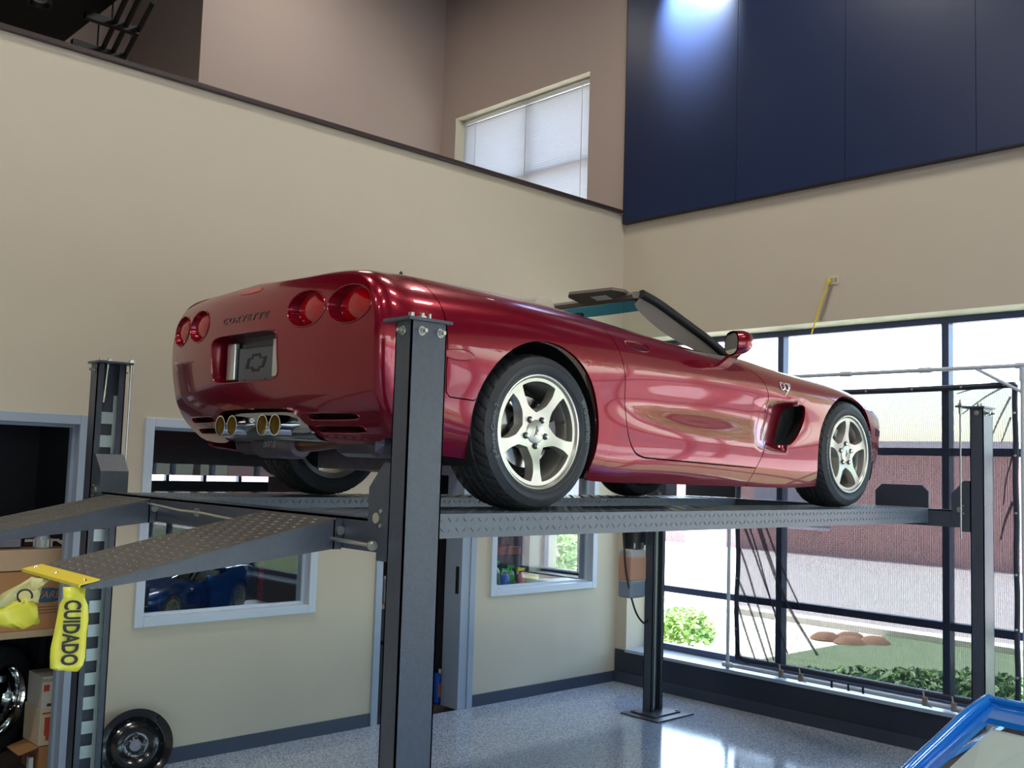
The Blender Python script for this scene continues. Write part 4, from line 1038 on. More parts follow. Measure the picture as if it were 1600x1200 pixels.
    mf = MB(); 
    MB().lathe([(0, -.16), (.055, -.16), (.066, -.145), (.066, .145), (.055, .16), (0, .16)], (-.70, .02, .255), 'Y', 28).build('tail_muffler', GUN, car)
    for s_ in (-1, 1):
        MB().tube(smooth_path([(-.70, .02+s_*.15, .255), (-.68, .02+s_*.24, .258), (-.60, .02+s_*.36, .28), (-.48, .02+s_*.40, .29)], 6), .034, 14).build('exhaust_pipe', BRONZE, car)
    # muffler script, embossed
    me = text_mesh('Borla', .062, .001, shear=.4)
    map_mesh(me, lambda c: Vector((-.70-.0662*math.cos(c.y/.066)-c.z, .02-c.x*.8, .255+.0662*math.sin(c.y/.066)))); link_mesh('muffler_script', me, STEEL, car)
    # exhaust tips and chrome surround
    sec = [(-.795, .400, .30), (-.84, .385, .335), (-.845, .335, .365), (-.835, .30, .385), (-.80, .268, .40), (-.74, .262, .40)]; nn_ = 16; vs = []; fs = []
    for x, z, w in sec:
        for i in range(nn_+1): vs.append((x+.03*abs(-1+2*i/nn_)**3, w*(-1+2*i/nn_), z))
    for j in range(len(sec)-1):
        for i in range(nn_): q_ = j*(nn_+1)+i; fs.append((q_, q_+1, q_+nn_+2, q_+nn_+1))
    MB().add(vs, fs, True).build('exhaust_surround', mat('polished_surround', (.32, .34, .37), .18, metal=1), car)
    for y in (.245, .137, -.128, -.232):
        MB().lathe([(.043, .10), (.043, -.075), (.0455, -.082), (.0455, -.088), (.041, -.088), (.040, -.08), (.040, .05), (0, .05)], (-.80, y, .328), 'X', 32).build('exhaust_tip', CHROME, car)
        MB().lathe([(.0395, -.08), (.0395, .045), (0, .046)], (-.80, y, .328), 'X', 28).build('tip_bore', GOLD, car)
    # front closing panel and licence area of the nose
    nz = surf(np.full(40, 3.42), np.linspace(0, 1.6, 40))
    vs = [tuple(q) for q in nz]+[(x, -y, z) for x, y, z in nz[::-1]]; n = len(vs)
    c0 = np.array(vs).mean(0); mid = [(3.42+.12*(1-abs(q[1])/.62), q[1]*.72, c0[2]+(q[2]-c0[2])*.78) for q in vs]
    MB().add(vs+mid+[(3.585, 0, .38)], [(i, (i+1) % n, n+(i+1) % n, n+i) for i in range(n)]+[(n+i, n+(i+1) % n, 2*n) for i in range(n)], True).build('nose', RED, car)
    MB().box((3.05, -.62, .13), (3.10, .62, .20)).build('air_dam', LINER, car)
    # wheels
    for w, y_, x_, h_ in ((make_wheel(.338, .2375, .27, -PI/2, car, (0, -.782, .338), 1), .782, 0, .338), (make_wheel(.326, .2245, .245, PI/2, car, (2.654, -.79, .326), 1), .79, 2.654, .326)):
        w2 = copy_tree(w, car); w2.location = (x_, y_, h_); w2.rotation_euler = (0, 0, PI)
    return car
car = make_corvette()
# ================================================================ other cars (same maker, blue)
def repaint(o, m_new, swap):
    for c in [o]+list(o.children_recursive):
        if c.type == 'MESH':
            for sl_ in c.material_slots:
                if sl_.material in swap: sl_.link = 'OBJECT'; sl_.material = m_new
BLUE = mat('electric_blue_paint', lin('0b78d8'), .25, metal=.2, coat=1.0)
DBLUE = mat('deep_blue_paint', lin('123f86'), .3, metal=.3, coat=1.0)
cp = copy_tree(car); cp.name = 'blue_convertible'; cp.location = (2.13, -2.935, 0); cp.rotation_euler = (0, 0, PI)
tag(cp, 'bright blue convertible at the lower right corner, only its windscreen frame in view', 'car'); repaint(cp, BLUE, (RED, RUB))
for c in cp.children:
    if c.name.startswith('windscreen_header'): repaint(c, BLUE, (TRIM,))
for c in list(cp.children):
    if c.name.startswith(('sun_visor', 'windscreen_shade', 'rear_view', 'pillar_trim')):
        for g in list(c.children): bpy.data.objects.remove(g)
        bpy.data.objects.remove(c)
    elif c.name.startswith('door'):
        for g in list(c.children):
            if g.name.startswith('mirror'): [bpy.data.objects.remove(h) for h in list(g.children)]; bpy.data.objects.remove(g)
def wsp(t_, s_, dz):
    y = t_*(.70+(.575-.70)*s_); xb0 = 1.66+.30*(1-t_*t_); xt0 = 1.06+.13*(1-t_*t_); zb0, zt0 = .83+.05*(1-t_*t_), 1.10+.022*(1-t_*t_)
    return (xb0+(xt0-xb0)*s_-dz*.4, y, zb0+(zt0-zb0)*(s_+.10*s_*(1-s_))+dz)
def wspatch(t0, t1, s0, s1, dz, name, m, nt_=16, ns_=8, th=.006):
    vs = []; fs = []; w = nt_+1
    for d_ in (0, -th):
        for j in range(ns_+1):
            for i in range(nt_+1): vs.append(wsp(t0+(t1-t0)*i/nt_, s0+(s1-s0)*j/ns_, dz+d_))
    n1 = w*(ns_+1)
    for j in range(ns_):
        for i in range(nt_): q = j*w+i; fs += [(q, q+1, q+w+1, q+w), (n1+q+w, n1+q+w+1, n1+q+1, n1+q)]
    for i in range(nt_): fs += [(i, n1+i, n1+i+1, i+1), (ns_*w+i, ns_*w+i+1, n1+ns_*w+i+1, n1+ns_*w+i)]
    for j in range(ns_): fs += [(j*w, (j+1)*w, n1+(j+1)*w, n1+j*w), (j*w+nt_, n1+j*w+nt_, n1+(j+1)*w+nt_, (j+1)*w+nt_)]
    return MB().add(vs, fs, True).build(name, m, cp)
for t0, t1 in ((-1.02, -.90), (.90, 1.02)): wspatch(t0, t1, 0, 1.03, .012, 'windscreen_surround', BLUE, 4, 10, .02)
wspatch(-.9, .9, .84, 1.05, .012, 'windscreen_surround', BLUE, 16, 3, .02)
REFL_PALE = mat('pale_reflection', (.62, .65, .66), .45, noise=.03); REFL_GREY = mat('grey_reflection', (.42, .46, .46), .5, noise=.03)  # pale and grey sheets stand in for reflections in the windscreen
wspatch(-.88, .88, .42, .86, -.03, 'reflection_upper', REFL_PALE, 16, 6); wspatch(-.9, .9, .02, .42, -.03, 'reflection_lower', REFL_GREY, 16, 6)
# small ride-on car on a table behind the interior window
toy = copy_tree(car); toy.name = 'ride_on_toy_car'; toy.scale = (.34,)*3
tag(toy, 'small dark blue toy sports car seen through the wide interior window', 'toy car'); repaint(toy, DBLUE, (RED,))
ha = math.radians(180+32); toy.rotation_euler = (0, 0, ha)
lw = Vector((math.cos(ha+PI/2), math.sin(ha+PI/2), 0)); toy.location = Vector((.87, 3.27, .79))-lw*.27
tb = empty('display_table', 'dark display table under the small blue toy car', 'table', (.45, 3.1, 0))
MB().box((-.82, -.58, .75), (.86, .62, .79), .005).build('table_top', mat('dark_table', (.03, .03, .035), .3), tb)
for x, y in ((-.76, -.52), (.80, -.52), (-.76, .56), (.80, .56)): MB().box((x-.03, y-.03, 0), (x+.03, y+.03, .75)).build('leg', BLACK, tb)
rc = empty('red_cabinet', 'dark red tool cabinet beyond the small blue toy car', 'cabinet', (1.95, 4.35, 0))
MB().box((-.16, -.2, .02), (.2, .2, 1.25), .01).build('body', mat('cabinet_red', lin('8d2a26'), .4), rc)
for k in range(5): MB().box((-.165, -.18, .1+k*.22), (-.16, .18, .29+k*.22)).build('drawer', mat('drawer_red', lin('a5352f'), .4), rc)
MB().box((-.18, -.19, .03), (-.165, -.10, 1.0)).build('side_shelf', BLACK, rc)
tc_ = empty('black_torch', 'black torch standing inside the wide window corner', 'torch', (-.21, WY+.10, .942))
MB().lathe([(0, 0), (.016, 0), (.016, .12), (.021, .14), (.021, .19), (0, .19)], (0, 0, 0), 'Z', 16).build('tube', BLACK, tc_); MB().lathe([(.0165, .05), (.0175, .052), (.0165, .054)], (0, 0, 0), 'Z', 16).build('ring', STEEL, tc_)

# ================================================================ storage opening on the left
sh2 = empty('storage_shelf', 'tan wooden shelf in the dark storage opening', 'shelf', (-1.45, 2.52, 0))
MB().box((-.85, 0, .845), (.92, .75, .885), .004).build('board', mat('tan_board', lin('a08868'), .6, noise=.1), sh2)
for x, y in ((-.8, .04), (-.8, .68), (.88, .68)): MB().box((x-.02, y, 0), (x+.02, y+.04, .845)).build('leg', BLACK, sh2)
bx = empty('cardboard_carton', 'large brown cardboard carton with a blue oval logo on the shelf', 'box', (-1.12, 2.56, .885))
MB().box((-.50, 0, 0), (.53, .48, .355), .003).build('carton_body', CARD, bx)
MB().box((-.502, -.002, .355), (.532, .03, .36)).build('seam', mat('carton_seam', (.05, .035, .025), .8), bx)
MB().box((-.50, 0.0, .36), (.53, .46, .485), .004).build('lid', CARDL, bx)
NAVL = mat('logo_navy', lin('31506c'), .7)
lc = Vector((.33, -.0015, .205))
ov_ = MB().prism([(lc.x+.115*math.cos(a), lc.y, lc.z+.045*math.sin(a)) for a in np.linspace(0, 2*PI, 32, endpoint=False)], (0, -.001, 0)).build('logo_oval', NAVL, bx)
def flat_text(s_, size, loc, m, parent, shear=0, rot=None, ext=.0006):
    me = text_mesh(s_, size, ext, shear)
    R_ = rot or Matrix.Rotation(PI/2, 3, 'X')
    map_mesh(me, lambda c: R_ @ c+Vector(loc)); return link_mesh('printed_text', me, m, parent)
flat_text('VARE', .062, lc+Vector((.005, -.002, 0)), CARD, bx, .3)
for k in range(3): MB().box((lc.x-.11+.02*k, -.001, lc.z-.075-.018*k), (lc.x+.11-.02*k, 0, lc.z-.069-.018*k)).build('print_line', mat('carton_print', lin('6a5440'), .8), bx)
jar = empty('glass_jar', 'ribbed glass jar standing on top of the brown carton', 'jar', (-.80, 2.66, 1.371))
MB().lathe([(0, 0), (.048, 0), (.052, .01), (.052, .055), (.04, .07), (.04, .082), (0, .082)], (0, 0, 0), 'Z', 24).build('jar_body', mat('jar_glass', (.45, .5, .52), .1, spec=.8), jar)
for k in range(10):
    a = 2*PI*k/10; MB().box((.05*math.cos(a)-.004, .05*math.sin(a)-.004, .008), (.055*math.cos(a)+.004, .055*math.sin(a)+.004, .056)).build('rib', WHITE, jar)
pp = empty('paper_sheet', 'folded white paper leaning on the brown carton lid', 'paper', (-.68, 2.62, 1.371)); MB().prism([(-.06, 0, .05), (.0, -.03, .045), (.055, -.03, 0), (.005, .0, .004)], (0, .002, .002)).build('sheet', WHITE, pp)
ep = empty('engine_part', 'dark metal engine part lying at the left on the carton', 'engine part', (-1.02, 2.72, 1.371))
MB().box((-.12, -.06, 0), (.10, .06, .06), .01).build('casting', GUN, ep); MB().cyl((-.08, -.02, .06), (.05, .02, .12), .03, 14).build('bore', STEEL, ep); MB().cyl((-.02, 0, .05), (.09, -.03, .10), .018, 12).build('stub', STEEL, ep)
bk_ = empty('parts_box', 'red and black parts box behind the glass jar', 'box', (-.74, 2.82, 1.371)); MB().box((-.13, -.05, 0), (.10, .06, .085), .004).build('carton_body', mat('dark_print', lin('3a2026'), .6), bk_); MB().box((-.131, -.052, .03), (.08, -.0505, .045)).build('stripe', WHITE, bk_)
# spare wheel: tyre with chrome rim
sw = empty('spare_wheel', 'spare tyre with chrome rim on the storage floor', 'wheel', (-.86, 3.25, .345)); sw.rotation_euler = (0, 0, math.radians(38))
def lug_tyre(mb, R, ro, w):
    prof = [(ro, -w*.8), (ro+.02, -w), ((ro+R)/2, -w*1.06), (R-.03, -w), (R-.004, -w*.8), (R, -w*.4), (R, w*.4), (R-.004, w*.8), (R-.03, w), ((ro+R)/2, w*1.06), (ro+.02, w), (ro, w*.8)]
    n = 120; vs = []; fs = []; L = len(prof)
    for i in range(n):
        a = 2*PI*i/n
        for k, (r, y) in enumerate(prof):
            rr = r-(.007 if i % 3 == 0 and 3 <= k <= 8 else 0); vs.append((rr*math.sin(a), y, rr*math.cos(a)))
    for i in range(n):
        for k in range(L): fs.append((i*L+k, ((i+1) % n)*L+k, ((i+1) % n)*L+(k+1) % L, i*L+(k+1) % L))
    return mb.add(vs, fs, True)
lug_tyre(MB(), .345, .21, .10).build('tyre', TIRE, sw, 30)
MB().lathe([(.208, -.108), (.217, -.112), (.222, -.104), (.212, -.09), (.195, -.05), (.19, .09), (.18, .09), (.18, -.04), (.16, -.03), (.06, -.05), (0, -.055)], (0, 0, 0), 'Y', 48).build('rim', CHROME, sw)
for k in range(5): MB().box((-.02+.13*math.cos(k*2*PI/5), -.062, -.02+.13*math.sin(k*2*PI/5)), (.02+.13*math.cos(k*2*PI/5), -.03, .02+.13*math.sin(k*2*PI/5)), .006).build('spoke_boss', STEEL, sw)
def small_box(name, label, x, y, z, sx, sy, sz, m, rz=0):
    o = empty(name, label, 'box', (x, y, z), rz); MB().box((-sx/2, -sy/2, 0), (sx/2, sy/2, sz), .002).build('carton_body', m, o); return o
WBX = mat('white_carton', lin('c4beb4'), .7, noise=.06); CRB = mat('cream_carton', lin('c9b79a'), .75, noise=.06); REDP = mat('print_red', lin('b8402f'), .7); BLKP = mat('print_black', (.03, .03, .03), .7)
b1 = small_box('open_carton', 'open brown carton with a loose flap under the printed boxes', -.665, 2.74, 0, .19, .30, .16, CARD)
MB().prism([(-.10, -.15, .16), (-.23, -.20, .145), (-.23, .02, .15), (-.10, .10, .16)], (0, 0, .004)).build('flap', CARD, b1)
MB().box((-.14, -.12, 0), (-.115, -.08, .10)).build('loose_strip', WHITE, b1)
b2 = small_box('cream_carton', 'cream carton with a red print in the storage stack', -.665, 2.74, .166, .20, .28, .22, CRB)
MB().box((-.07, -.1412, .06), (-.03, -.1402, .17)).build('print_block', REDP, b2); MB().box((-.085, -.1412, .19), (.06, -.1402, .20)).build('print_line', REDP, b2); MB().box((-.06, -.1412, .03), (-.04, -.1402, .06)).build('print_block', REDP, b2)
b3 = small_box('lamp_carton', 'white lamp carton with black lettering topmost of the storage stack', -.665, 2.74, .387, .185, .26, .195, WBX)
flat_text('SYLVANIA', .026, (-.035, -.1312, .17), BLKP, b3); MB().box((-.085, -.1312, .105), (-.05, -.1302, .145)).build('print_block', REDP, b3); MB().box((-.015, -.1312, .06), (.08, -.1302, .115)).build('print_block', BLKP, b3)
MB().box((-.022, -.1312, .06), (-.018, -.1302, .15)).build('print_line', BLKP, b3); MB().box((-.06, -.1312, .012), (.09, -.1302, .03)).build('print_line', BLKP, b3); MB().box((-.04, -.1312, .042), (.09, -.1302, .047)).build('print_line', REDP, b3)
# ================================================================ black steel wheel leaning on the wall
stw = empty('steel_wheel', 'bare black steel wheel leaning against the cream wall', 'wheel', (-.345, 2.165, .2))
SB = mat('black_enamel', (.012, .012, .014), .22, coat=.6)
stw.rotation_euler = (math.radians(-14), 0, math.radians(-18))
MB().lathe([(.205, -.075), (.212, -.082), (.213, -.072), (.198, -.06), (.182, -.05), (.175, -.01), (.17, .03), (.19, .06), (.202, .075), (.206, .085), (.196, .082), (.162, .04), (.165, -.01), (.172, -.055)], (0, 0, 0), 'Y', 56, close=True).build('rim_barrel', SB, stw)
MB().lathe([(.172, -.015), (.150, -.022), (.128, -.045), (.105, -.05), (.085, -.035), (.07, -.03), (.045, -.034), (.036, -.04), (.034, -.034), (.034, 0)], (0, 0, 0), 'Y', 48).build('disc_centre', SB, stw)
MB().lathe([(0, 0), (.04, 0), (.04, .02)], (0, -.03, 0), 'Y', 24).build('hub_bore', GUN, stw)
for k in range(5):
    a = 2*PI*k/5+.3; c = (.058*math.cos(a), -.036, .058*math.sin(a)); MB().lathe([(.007, -.003), (.012, -.005), (.015, .004)], c, 'Y', 14).build('bolt_hole', GUN, stw)
for k in range(10):
    a = 2*PI*k/10; c = (.15*math.cos(a), -.026, .15*math.sin(a)); MB().lathe([(0, -.001), (.009, -.002)], c, 'Y', 12).build('vent_hole', LINER, stw)
MB().cyl((.178*math.cos(.9), -.06, .178*math.sin(.9)), (.17*math.cos(.9), -.085, .17*math.sin(.9)), .005, 8).build('valve_stem', BLACK, stw)
# ================================================================ caution tape on the ramp tip
TAPE = mat('caution_tape_film', lin('e6df4a'), .3, noise=.12, nscale=14); TAPE.use_backface_culling = False
TAPE2 = mat('caution_tape_pale', lin('cfc98a'), .4, noise=.15, nscale=14)
def ribbon(name, m, parent, cols, wob=.01, seed=1):
    """cols: list of (centre, half-width vec) down the strip -> thin crumpled sheet"""
    rnd = random.Random(seed); vs = []; fs = []; nw = 6
    for c, h in cols:
        for i in range(nw+1):
            t_ = -1+2*i/nw; p_ = Vector(c)+Vector(h)*t_+Vector((rnd.uniform(-wob, wob), rnd.uniform(-wob, wob)*.4, rnd.uniform(-wob, wob)*.4)); vs.append(p_[:])
    for j in range(len(cols)-1):
        for i in range(nw): q = j*(nw+1)+i; fs.append((q, q+1, q+nw+2, q+nw+1))
    o = MB().add(vs, fs, True).build(name, m, parent); md = o.modifiers.new('th', 'SOLIDIFY'); md.thickness = .001; return o
t1 = empty('caution_tape', 'long yellow caution tape with CUIDADO hanging from the near ramp', 'tape', (-1.934, -.958, 1.578)); t1.rotation_euler.z = math.radians(70)
ribbon('film', TAPE, t1, [((0, 0, 0), (.0, .03, 0)), ((-.002, -.002, -.03), (.004, .028, 0)), ((-.004, 0, -.05), (.006, .038, .002)), ((-.006, 0, -.09), (.004, .042, .0)), ((-.004, .004, -.13), (.002, .042, .0)), ((-.004, .006, -.17), (0, .046, 0)), ((-.002, .008, -.20), (.004, .046, .004)), ((-.006, .008, -.225), (.006, .042, -.004)), ((-.004, .004, -.238), (.004, .026, .002))], .005, 3)
rt = Matrix(((0, 0, -1), (0, -1, 0), (-1, 0, 0)))
me = text_mesh('CUIDADO', .058, .0004, space=1.0, bold=.0018); xs = [v.co.x for v in me.vertices]; k_ = .185/(max(xs)-min(xs))
map_mesh(me, lambda c: Vector((-.0125-c.z, .004-c.y*1.05, -.128-c.x*k_))); link_mesh('printed_text', me, BLKP, t1)
t2 = empty('caution_tape', 'crumpled yellow caution tape scrap at the ramp inner corner', 'tape', (-1.946, -.635, 1.575)); t2.rotation_euler.z = math.radians(70)
ribbon('film', TAPE2, t2, [((0, -.02, 0), (0, .018, 0)), ((-.01, .0, -.03), (.008, .03, .01)), ((-.015, .03, -.06), (.01, .05, .015)), ((-.02, .06, -.085), (.0, .055, -.015))], .01, 5)
ribbon('crumpled_end', TAPE, t2, [((-.02, .06, -.075), (0, .06, -.02)), ((-.025, .05, -.10), (.01, .075, -.015)), ((-.02, .03, -.13), (.01, .06, -.02)), ((-.02, .0, -.15), (.0, .03, -.01))], .012, 6)
me = text_mesh('C', .07, .0004); map_mesh(me, lambda c: Vector((-.034-c.z, .02-c.y*.9-c.x*.3, -.05-c.x*.8+c.y*.3))); link_mesh('printed_text', me, BLKP, t2)
t3 = empty('tape_scrap', 'tiny torn tape scrap under the middle of the yellow edge', 'tape', (-1.944, -.70, 1.578)); t3.rotation_euler.z = math.radians(70); ribbon('film', TAPE2, t3, [((0, 0, 0), (0, .03, 0)), ((-.004, .01, -.02), (0, .02, .004)), ((-.004, .018, -.035), (0, .006, 0))], .004, 9)

# ================================================================ closet beyond the open doorway
bn = empty('work_bench', 'wooden bench top just inside the open doorway', 'bench', (1.80, 3.0, 0))
MB().box((-.34, -.34, .80), (.36, .55, .835), .003).build('bench_top', mat('bench_wood', lin('8b7460'), .6, noise=.1), bn)
MB().box((-.34, -.25, 0), (.34, .55, .80)).build('bench_body', mat('bench_black', (.02, .02, .028), .5), bn)
def can(name, label, x, y, z, r, h, m, capm, cat='spray can'):
    o = empty(name, label, cat, (x, y, z)); MB().lathe([(0, 0), (r, 0), (r, h*.8), (r*.85, h*.86), (r*.5, h*.88)], (0, 0, 0), 'Z', 20).build('can_body', m, o)
    MB().lathe([(r*.55, h*.86), (r*.55, h*.98), (r*.4, h), (0, h)], (0, 0, 0), 'Z', 16).build('cap', capm, o); return o
can('spray_can', 'silver spray can on the bench in the doorway', 1.97, 2.80, .835, .033, .21, mat('can_silver', lin('aab0b8'), .3, metal=.6), WHITE)
can('spray_can', 'yellow spray can on the bench in the doorway', 2.055, 2.84, .835, .033, .26, mat('can_yellow', lin('c9bd2d'), .35), mat('cap_yellow', lin('d6cc3a'), .4))
o = empty('green_clamp', 'small green clamp lying before the spray cans', 'clamp', (2.02, 2.74, .835)); MB().lathe([(.018, 0), (.026, .008), (.018, .016), (.010, .008)], (0, 0, 0), 'Z', 16, close=True).build('ring', mat('clamp_green', lin('1f7a5c'), .4), o); MB().box((.015, -.006, .002), (.05, .006, .012)).build('tab', mat('clamp_green', (0, 0, 0)), o)
ct = empty('tool_cart', 'dark tool cart with clutter deeper in the doorway', 'cart', (2.38, 3.2, 0))
for z in (.14, .45, .84): MB().box((-.12, -.28, z), (.15, .28, z+.03)).build('tray', mat('cart_grey', (.05, .05, .06), .5), ct)
for x in (-.11, .14):
    for y in (-.27, .27): MB().box((x-.012, y-.012, .06), (x+.012, y+.012, .98)).build('post', BLACK, ct); MB().lathe([(0, -.012), (.03, -.012), (.03, .012), (0, .012)], (x, y, .03), 'Y', 14).build('castor', BLACK, ct)
for nm, lb, x, y, z, s_, c in (('red_manual', 'red striped folder lying on the tool cart', 2.40, 3.05, .871, (.09, .12, .012), 'a8433f'), ('blue_cup', 'little blue cup on the tool cart', 2.36, 2.96, .871, (.03, .03, .05), '2d62c4'), ('white_carton_small', 'pale little carton on the middle cart tray', 2.40, 3.02, .481, (.05, .05, .1), '8d8a88'), ('parts_tub', 'pale tub at the back of the cart top', 2.46, 3.22, .871, (.05, .05, .07), 'b8ab8c')):
    o = empty(nm, lb, nm.split('_')[1], (x, y, z)); MB().box((-s_[0], -s_[1], 0), (s_[0], s_[1], s_[2]), .003).build('body', mat('m_'+nm, lin(c), .5), o); MB().box((-s_[0]*.9, -s_[1]*.9, s_[2]), (s_[0]*.9, s_[1]*.9, s_[2]+.004)).build('top', mat('m2_'+nm, lin('777777'), .5), o)
jg = empty('fluid_jug', 'blue plastic jug with orange label on the doorway floor', 'jug', (2.42, 2.62, 0))
MB().box((-.06, -.055, 0), (.06, .055, .24), .02).build('jug_body', mat('jug_blue', lin('2a56b8'), .4), jg); MB().lathe([(.02, .235), (.02, .27), (0, .272)], (.02, 0, 0), 'Z', 14).build('cap', WHITE, jg)
MB().box((-.045, -.057, .06), (.045, -.0551, .17)).build('label_panel', mat('label_orange', lin('d3793c'), .5), jg); MB().tube(smooth_path([(-.05, 0, .20), (-.085, 0, .17), (-.085, 0, .10), (-.05, 0, .06)], 5), .009, 8).build('handle', mat('jug_blue', (0, 0, 0)), jg)
tn = empty('trash_bin', 'dark trash bin with a red bag edge inside the doorway', 'bin', (1.72, 2.60, 0)); MB().lathe([(.09, 0), (.12, .55), (.125, .56), (.115, .55), (.085, .01), (0, .01)], (0, 0, 0), 'Z', 24).build('bin_body', mat('bin_black', (.02, .02, .024), .5), tn); MB().prism([(.05, -.112, .30), (.09, -.108, .28), (.07, -.112, .34)], (0, -.004, 0)).build('red_tag', REDP, tn)
# ================================================================ supply room behind the right interior window
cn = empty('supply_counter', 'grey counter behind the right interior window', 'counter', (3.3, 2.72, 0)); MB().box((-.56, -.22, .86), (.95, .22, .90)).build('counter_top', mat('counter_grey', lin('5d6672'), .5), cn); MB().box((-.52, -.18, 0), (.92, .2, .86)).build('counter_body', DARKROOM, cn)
tw = empty('white_towel', 'crumpled white towel on the counter in the right interior window', 'towel', (2.91, 2.62, .90))
vs = []; fs = []; rnd = random.Random(4); nx, ny = 14, 8
for j in range(ny+1):
    for i in range(nx+1):
        u, v = -1+2*i/nx, -1+2*j/ny; h = max(0, 1-abs(u)**2.2)*max(0, 1-abs(v)**2.5); vs.append((u*.17, v*.08, .002+h*(.07+.07*max(0, -u)+.03*math.sin(7*u+2*v)+rnd.uniform(-.012, .012))))
for j in range(ny):
    for i in range(nx): q = j*(nx+1)+i; fs.append((q, q+1, q+nx+2, q+nx+1))
MB().add(vs, fs, True).build('cloth', mat('towel_white', (.75, .77, .78), .9), tw)
def sprayer(label, x, y, body, trig, h=.16):
    o = empty('spray_bottle', label, 'spray bottle', (x, y, .90)); MB().lathe([(0, 0), (.04, 0), (.042, .01), (.042, h*.55), (.03, h*.75), (.014, h*.85), (.014, h*.95)], (0, 0, 0), 'Z', 20).build('bottle', mat('sp_'+body, lin(body), .25), o)
    MB().prism([(-.05, -.012, h*.95), (.035, -.012, h*.95), (.04, -.012, h*1.1), (-.045, -.012, h*1.16)], (0, .024, 0)).build('trigger_head', mat('sp_'+trig, lin(trig), .4), o); MB().box((-.05, -.006, h*.75), (-.04, .006, h*.98)).build('trigger', mat('sp_'+trig, (0, 0, 0)), o); return o
sprayer('blue spray bottle in the right interior window', 3.12, 2.60, '1f63c9', '35a24b', .15)
sprayer('clear bottle with a green head in the right interior window', 3.14, 2.75, '9fb8b4', '2fae4f', .20)
sprayer('green bottle in the right interior window', 3.22, 2.64, '1d8a3e', '1f9a44', .17)
sprayer('red bottle with yellow head in the right interior window', 3.315, 2.60, 'c6372c', 'd9cf2f', .15)
yt_ = empty('yellow_tub', 'yellow tub at the right of the spray bottles', 'tub', (3.45, 2.61, .90)); MB().lathe([(0, 0), (.06, 0), (.066, .075)], (0, 0, 0), 'Z', 24).build('tub', mat('tub_white', lin('cfcfc9'), .4), yt_); MB().lathe([(.07, .07), (.07, .10), (0, .10)], (0, 0, 0), 'Z', 24).build('lid', mat('tub_yellow', lin('e0cc1e'), .4), yt_)
vc = empty('shop_vacuum', 'blue grey vacuum cleaner behind the white towel', 'vacuum', (3.10, 3.16, .0)); MB().lathe([(0, .0), (.16, .0), (.16, 1.02), (.13, 1.18), (.07, 1.30), (0, 1.32)], (0, 0, 0), 'Z', 20).build('drum', mat('vac_blue', lin('3e5b7c'), .4), vc); MB().tube(smooth_path([(-.1, -.1, 1.2), (-.22, -.14, 1.15), (-.26, -.15, 1.02), (-.2, -.16, .95)], 5), .03, 12).build('hose', mat('vac_hose', lin('8ba0b0'), .4), vc)
bl2 = blind('venetian_blind', 'open white venetian blind at the back of the supply room', 1, 3.56, 2.70, 3.75, 2.1, 1.30, .034, .03, math.radians(25))
sf_ = empty('storage_crate', 'dark crate behind the spray bottles in the supply room', 'crate', (3.62, 3.35, 0)); MB().box((-.14, -.2, 0), (.2, .2, 1.12), .01).build('body', mat('crate_dark', lin('39313e'), .6), sf_); MB().box((-.15, -.21, 1.12), (.21, .21, 1.2), .01).build('lid', mat('crate_red', lin('8d4444'), .6), sf_)
# ================================================================ outlet, cords on the front wall
ol = empty('wall_outlet', 'cream power outlet high on the front wall above the window', 'outlet', (WX-.001, .115, 3.545)); MB().box((-.008, -.045, -.035), (0, .045, .035), .003).build('cover_plate', mat('outlet_cream', lin('cfc4ad'), .4), ol)
for y in (-.02, .015): MB().box((-.011, y-.012, -.018), (-.008, y+.012, .018)).build('socket', mat('socket_tan', lin('a99c83'), .4), ol)
MB().box((-.03, .02, -.02), (-.009, .045, .012), .004).build('plug', YEL, ol)
yc_ = empty('extension_lead', 'yellow extension cord hanging from the outlet on the front wall', 'cord', (WX-.025, .145, 3.54)); MB().tube(smooth_path([(0, 0, 0), (0, .03, -.08), (-.002, .075, -.2), (-.004, .12, -.33), (.0, .155, -.42)], 6), .006, 8).build('cable', YEL, yc_)
gr = empty('grey_conduit', 'thin grey conduit slanting below the outlet on the front wall', 'conduit', (WX-.012, .13, 3.51)); MB().cyl((0, 0, 0), (.0, .10, -.285), .008, 10).build('pipe', mat('conduit_grey', lin('8d857c'), .5), gr)
# ================================================================ mesh screen on a pipe frame in the window
PX = 4.345
pf_ = empty('pipe_frame', 'pale plastic pipe frame standing on the street window sill', 'frame', (PX, 0, .313))
PVC = mat('pvc_grey', lin('b9c0c8'), .35)
MB().cyl((0, 1.10, .0), (0, 1.10, 2.47), .016, 12).build('upright', PVC, pf_); MB().cyl((0, -1.31, .0), (0, -1.31, 2.47), .016, 12).build('upright', PVC, pf_)
MB().cyl((0, 1.10, 2.47), (0, -1.31, 2.47), .016, 12).build('top_rail', PVC, pf_); MB().cyl((0, 1.10, .03), (0, -1.31, .03), .016, 12).build('bottom_rail', PVC, pf_)
for y, z in ((1.10, 2.47), (-1.31, 2.47), (1.10, .03), (-1.31, .03), (.02, 2.47), (-.62, 2.47)): MB().cyl((0, y-.045, z), (0, y+.045, z), .022, 12).build('pipe_fitting', PVC, pf_)
for y in (1.10, -1.31): MB().cyl((0, y, 2.36), (0, y, 2.47), .022, 12).build('pipe_fitting', PVC, pf_)
MB().cyl((0, -.98, 2.47), (0, -1.31, 2.28), .012, 10).build('corner_brace', PVC, pf_)
ms = empty('mesh_screen', 'black mesh sun screen stretched inside the pipe frame', 'screen', (PX+.03, 0, .313))
mm_ = bpy.data.materials.new('black_mesh'); mm_.use_nodes = True; t = mm_.node_tree; t.nodes.clear()
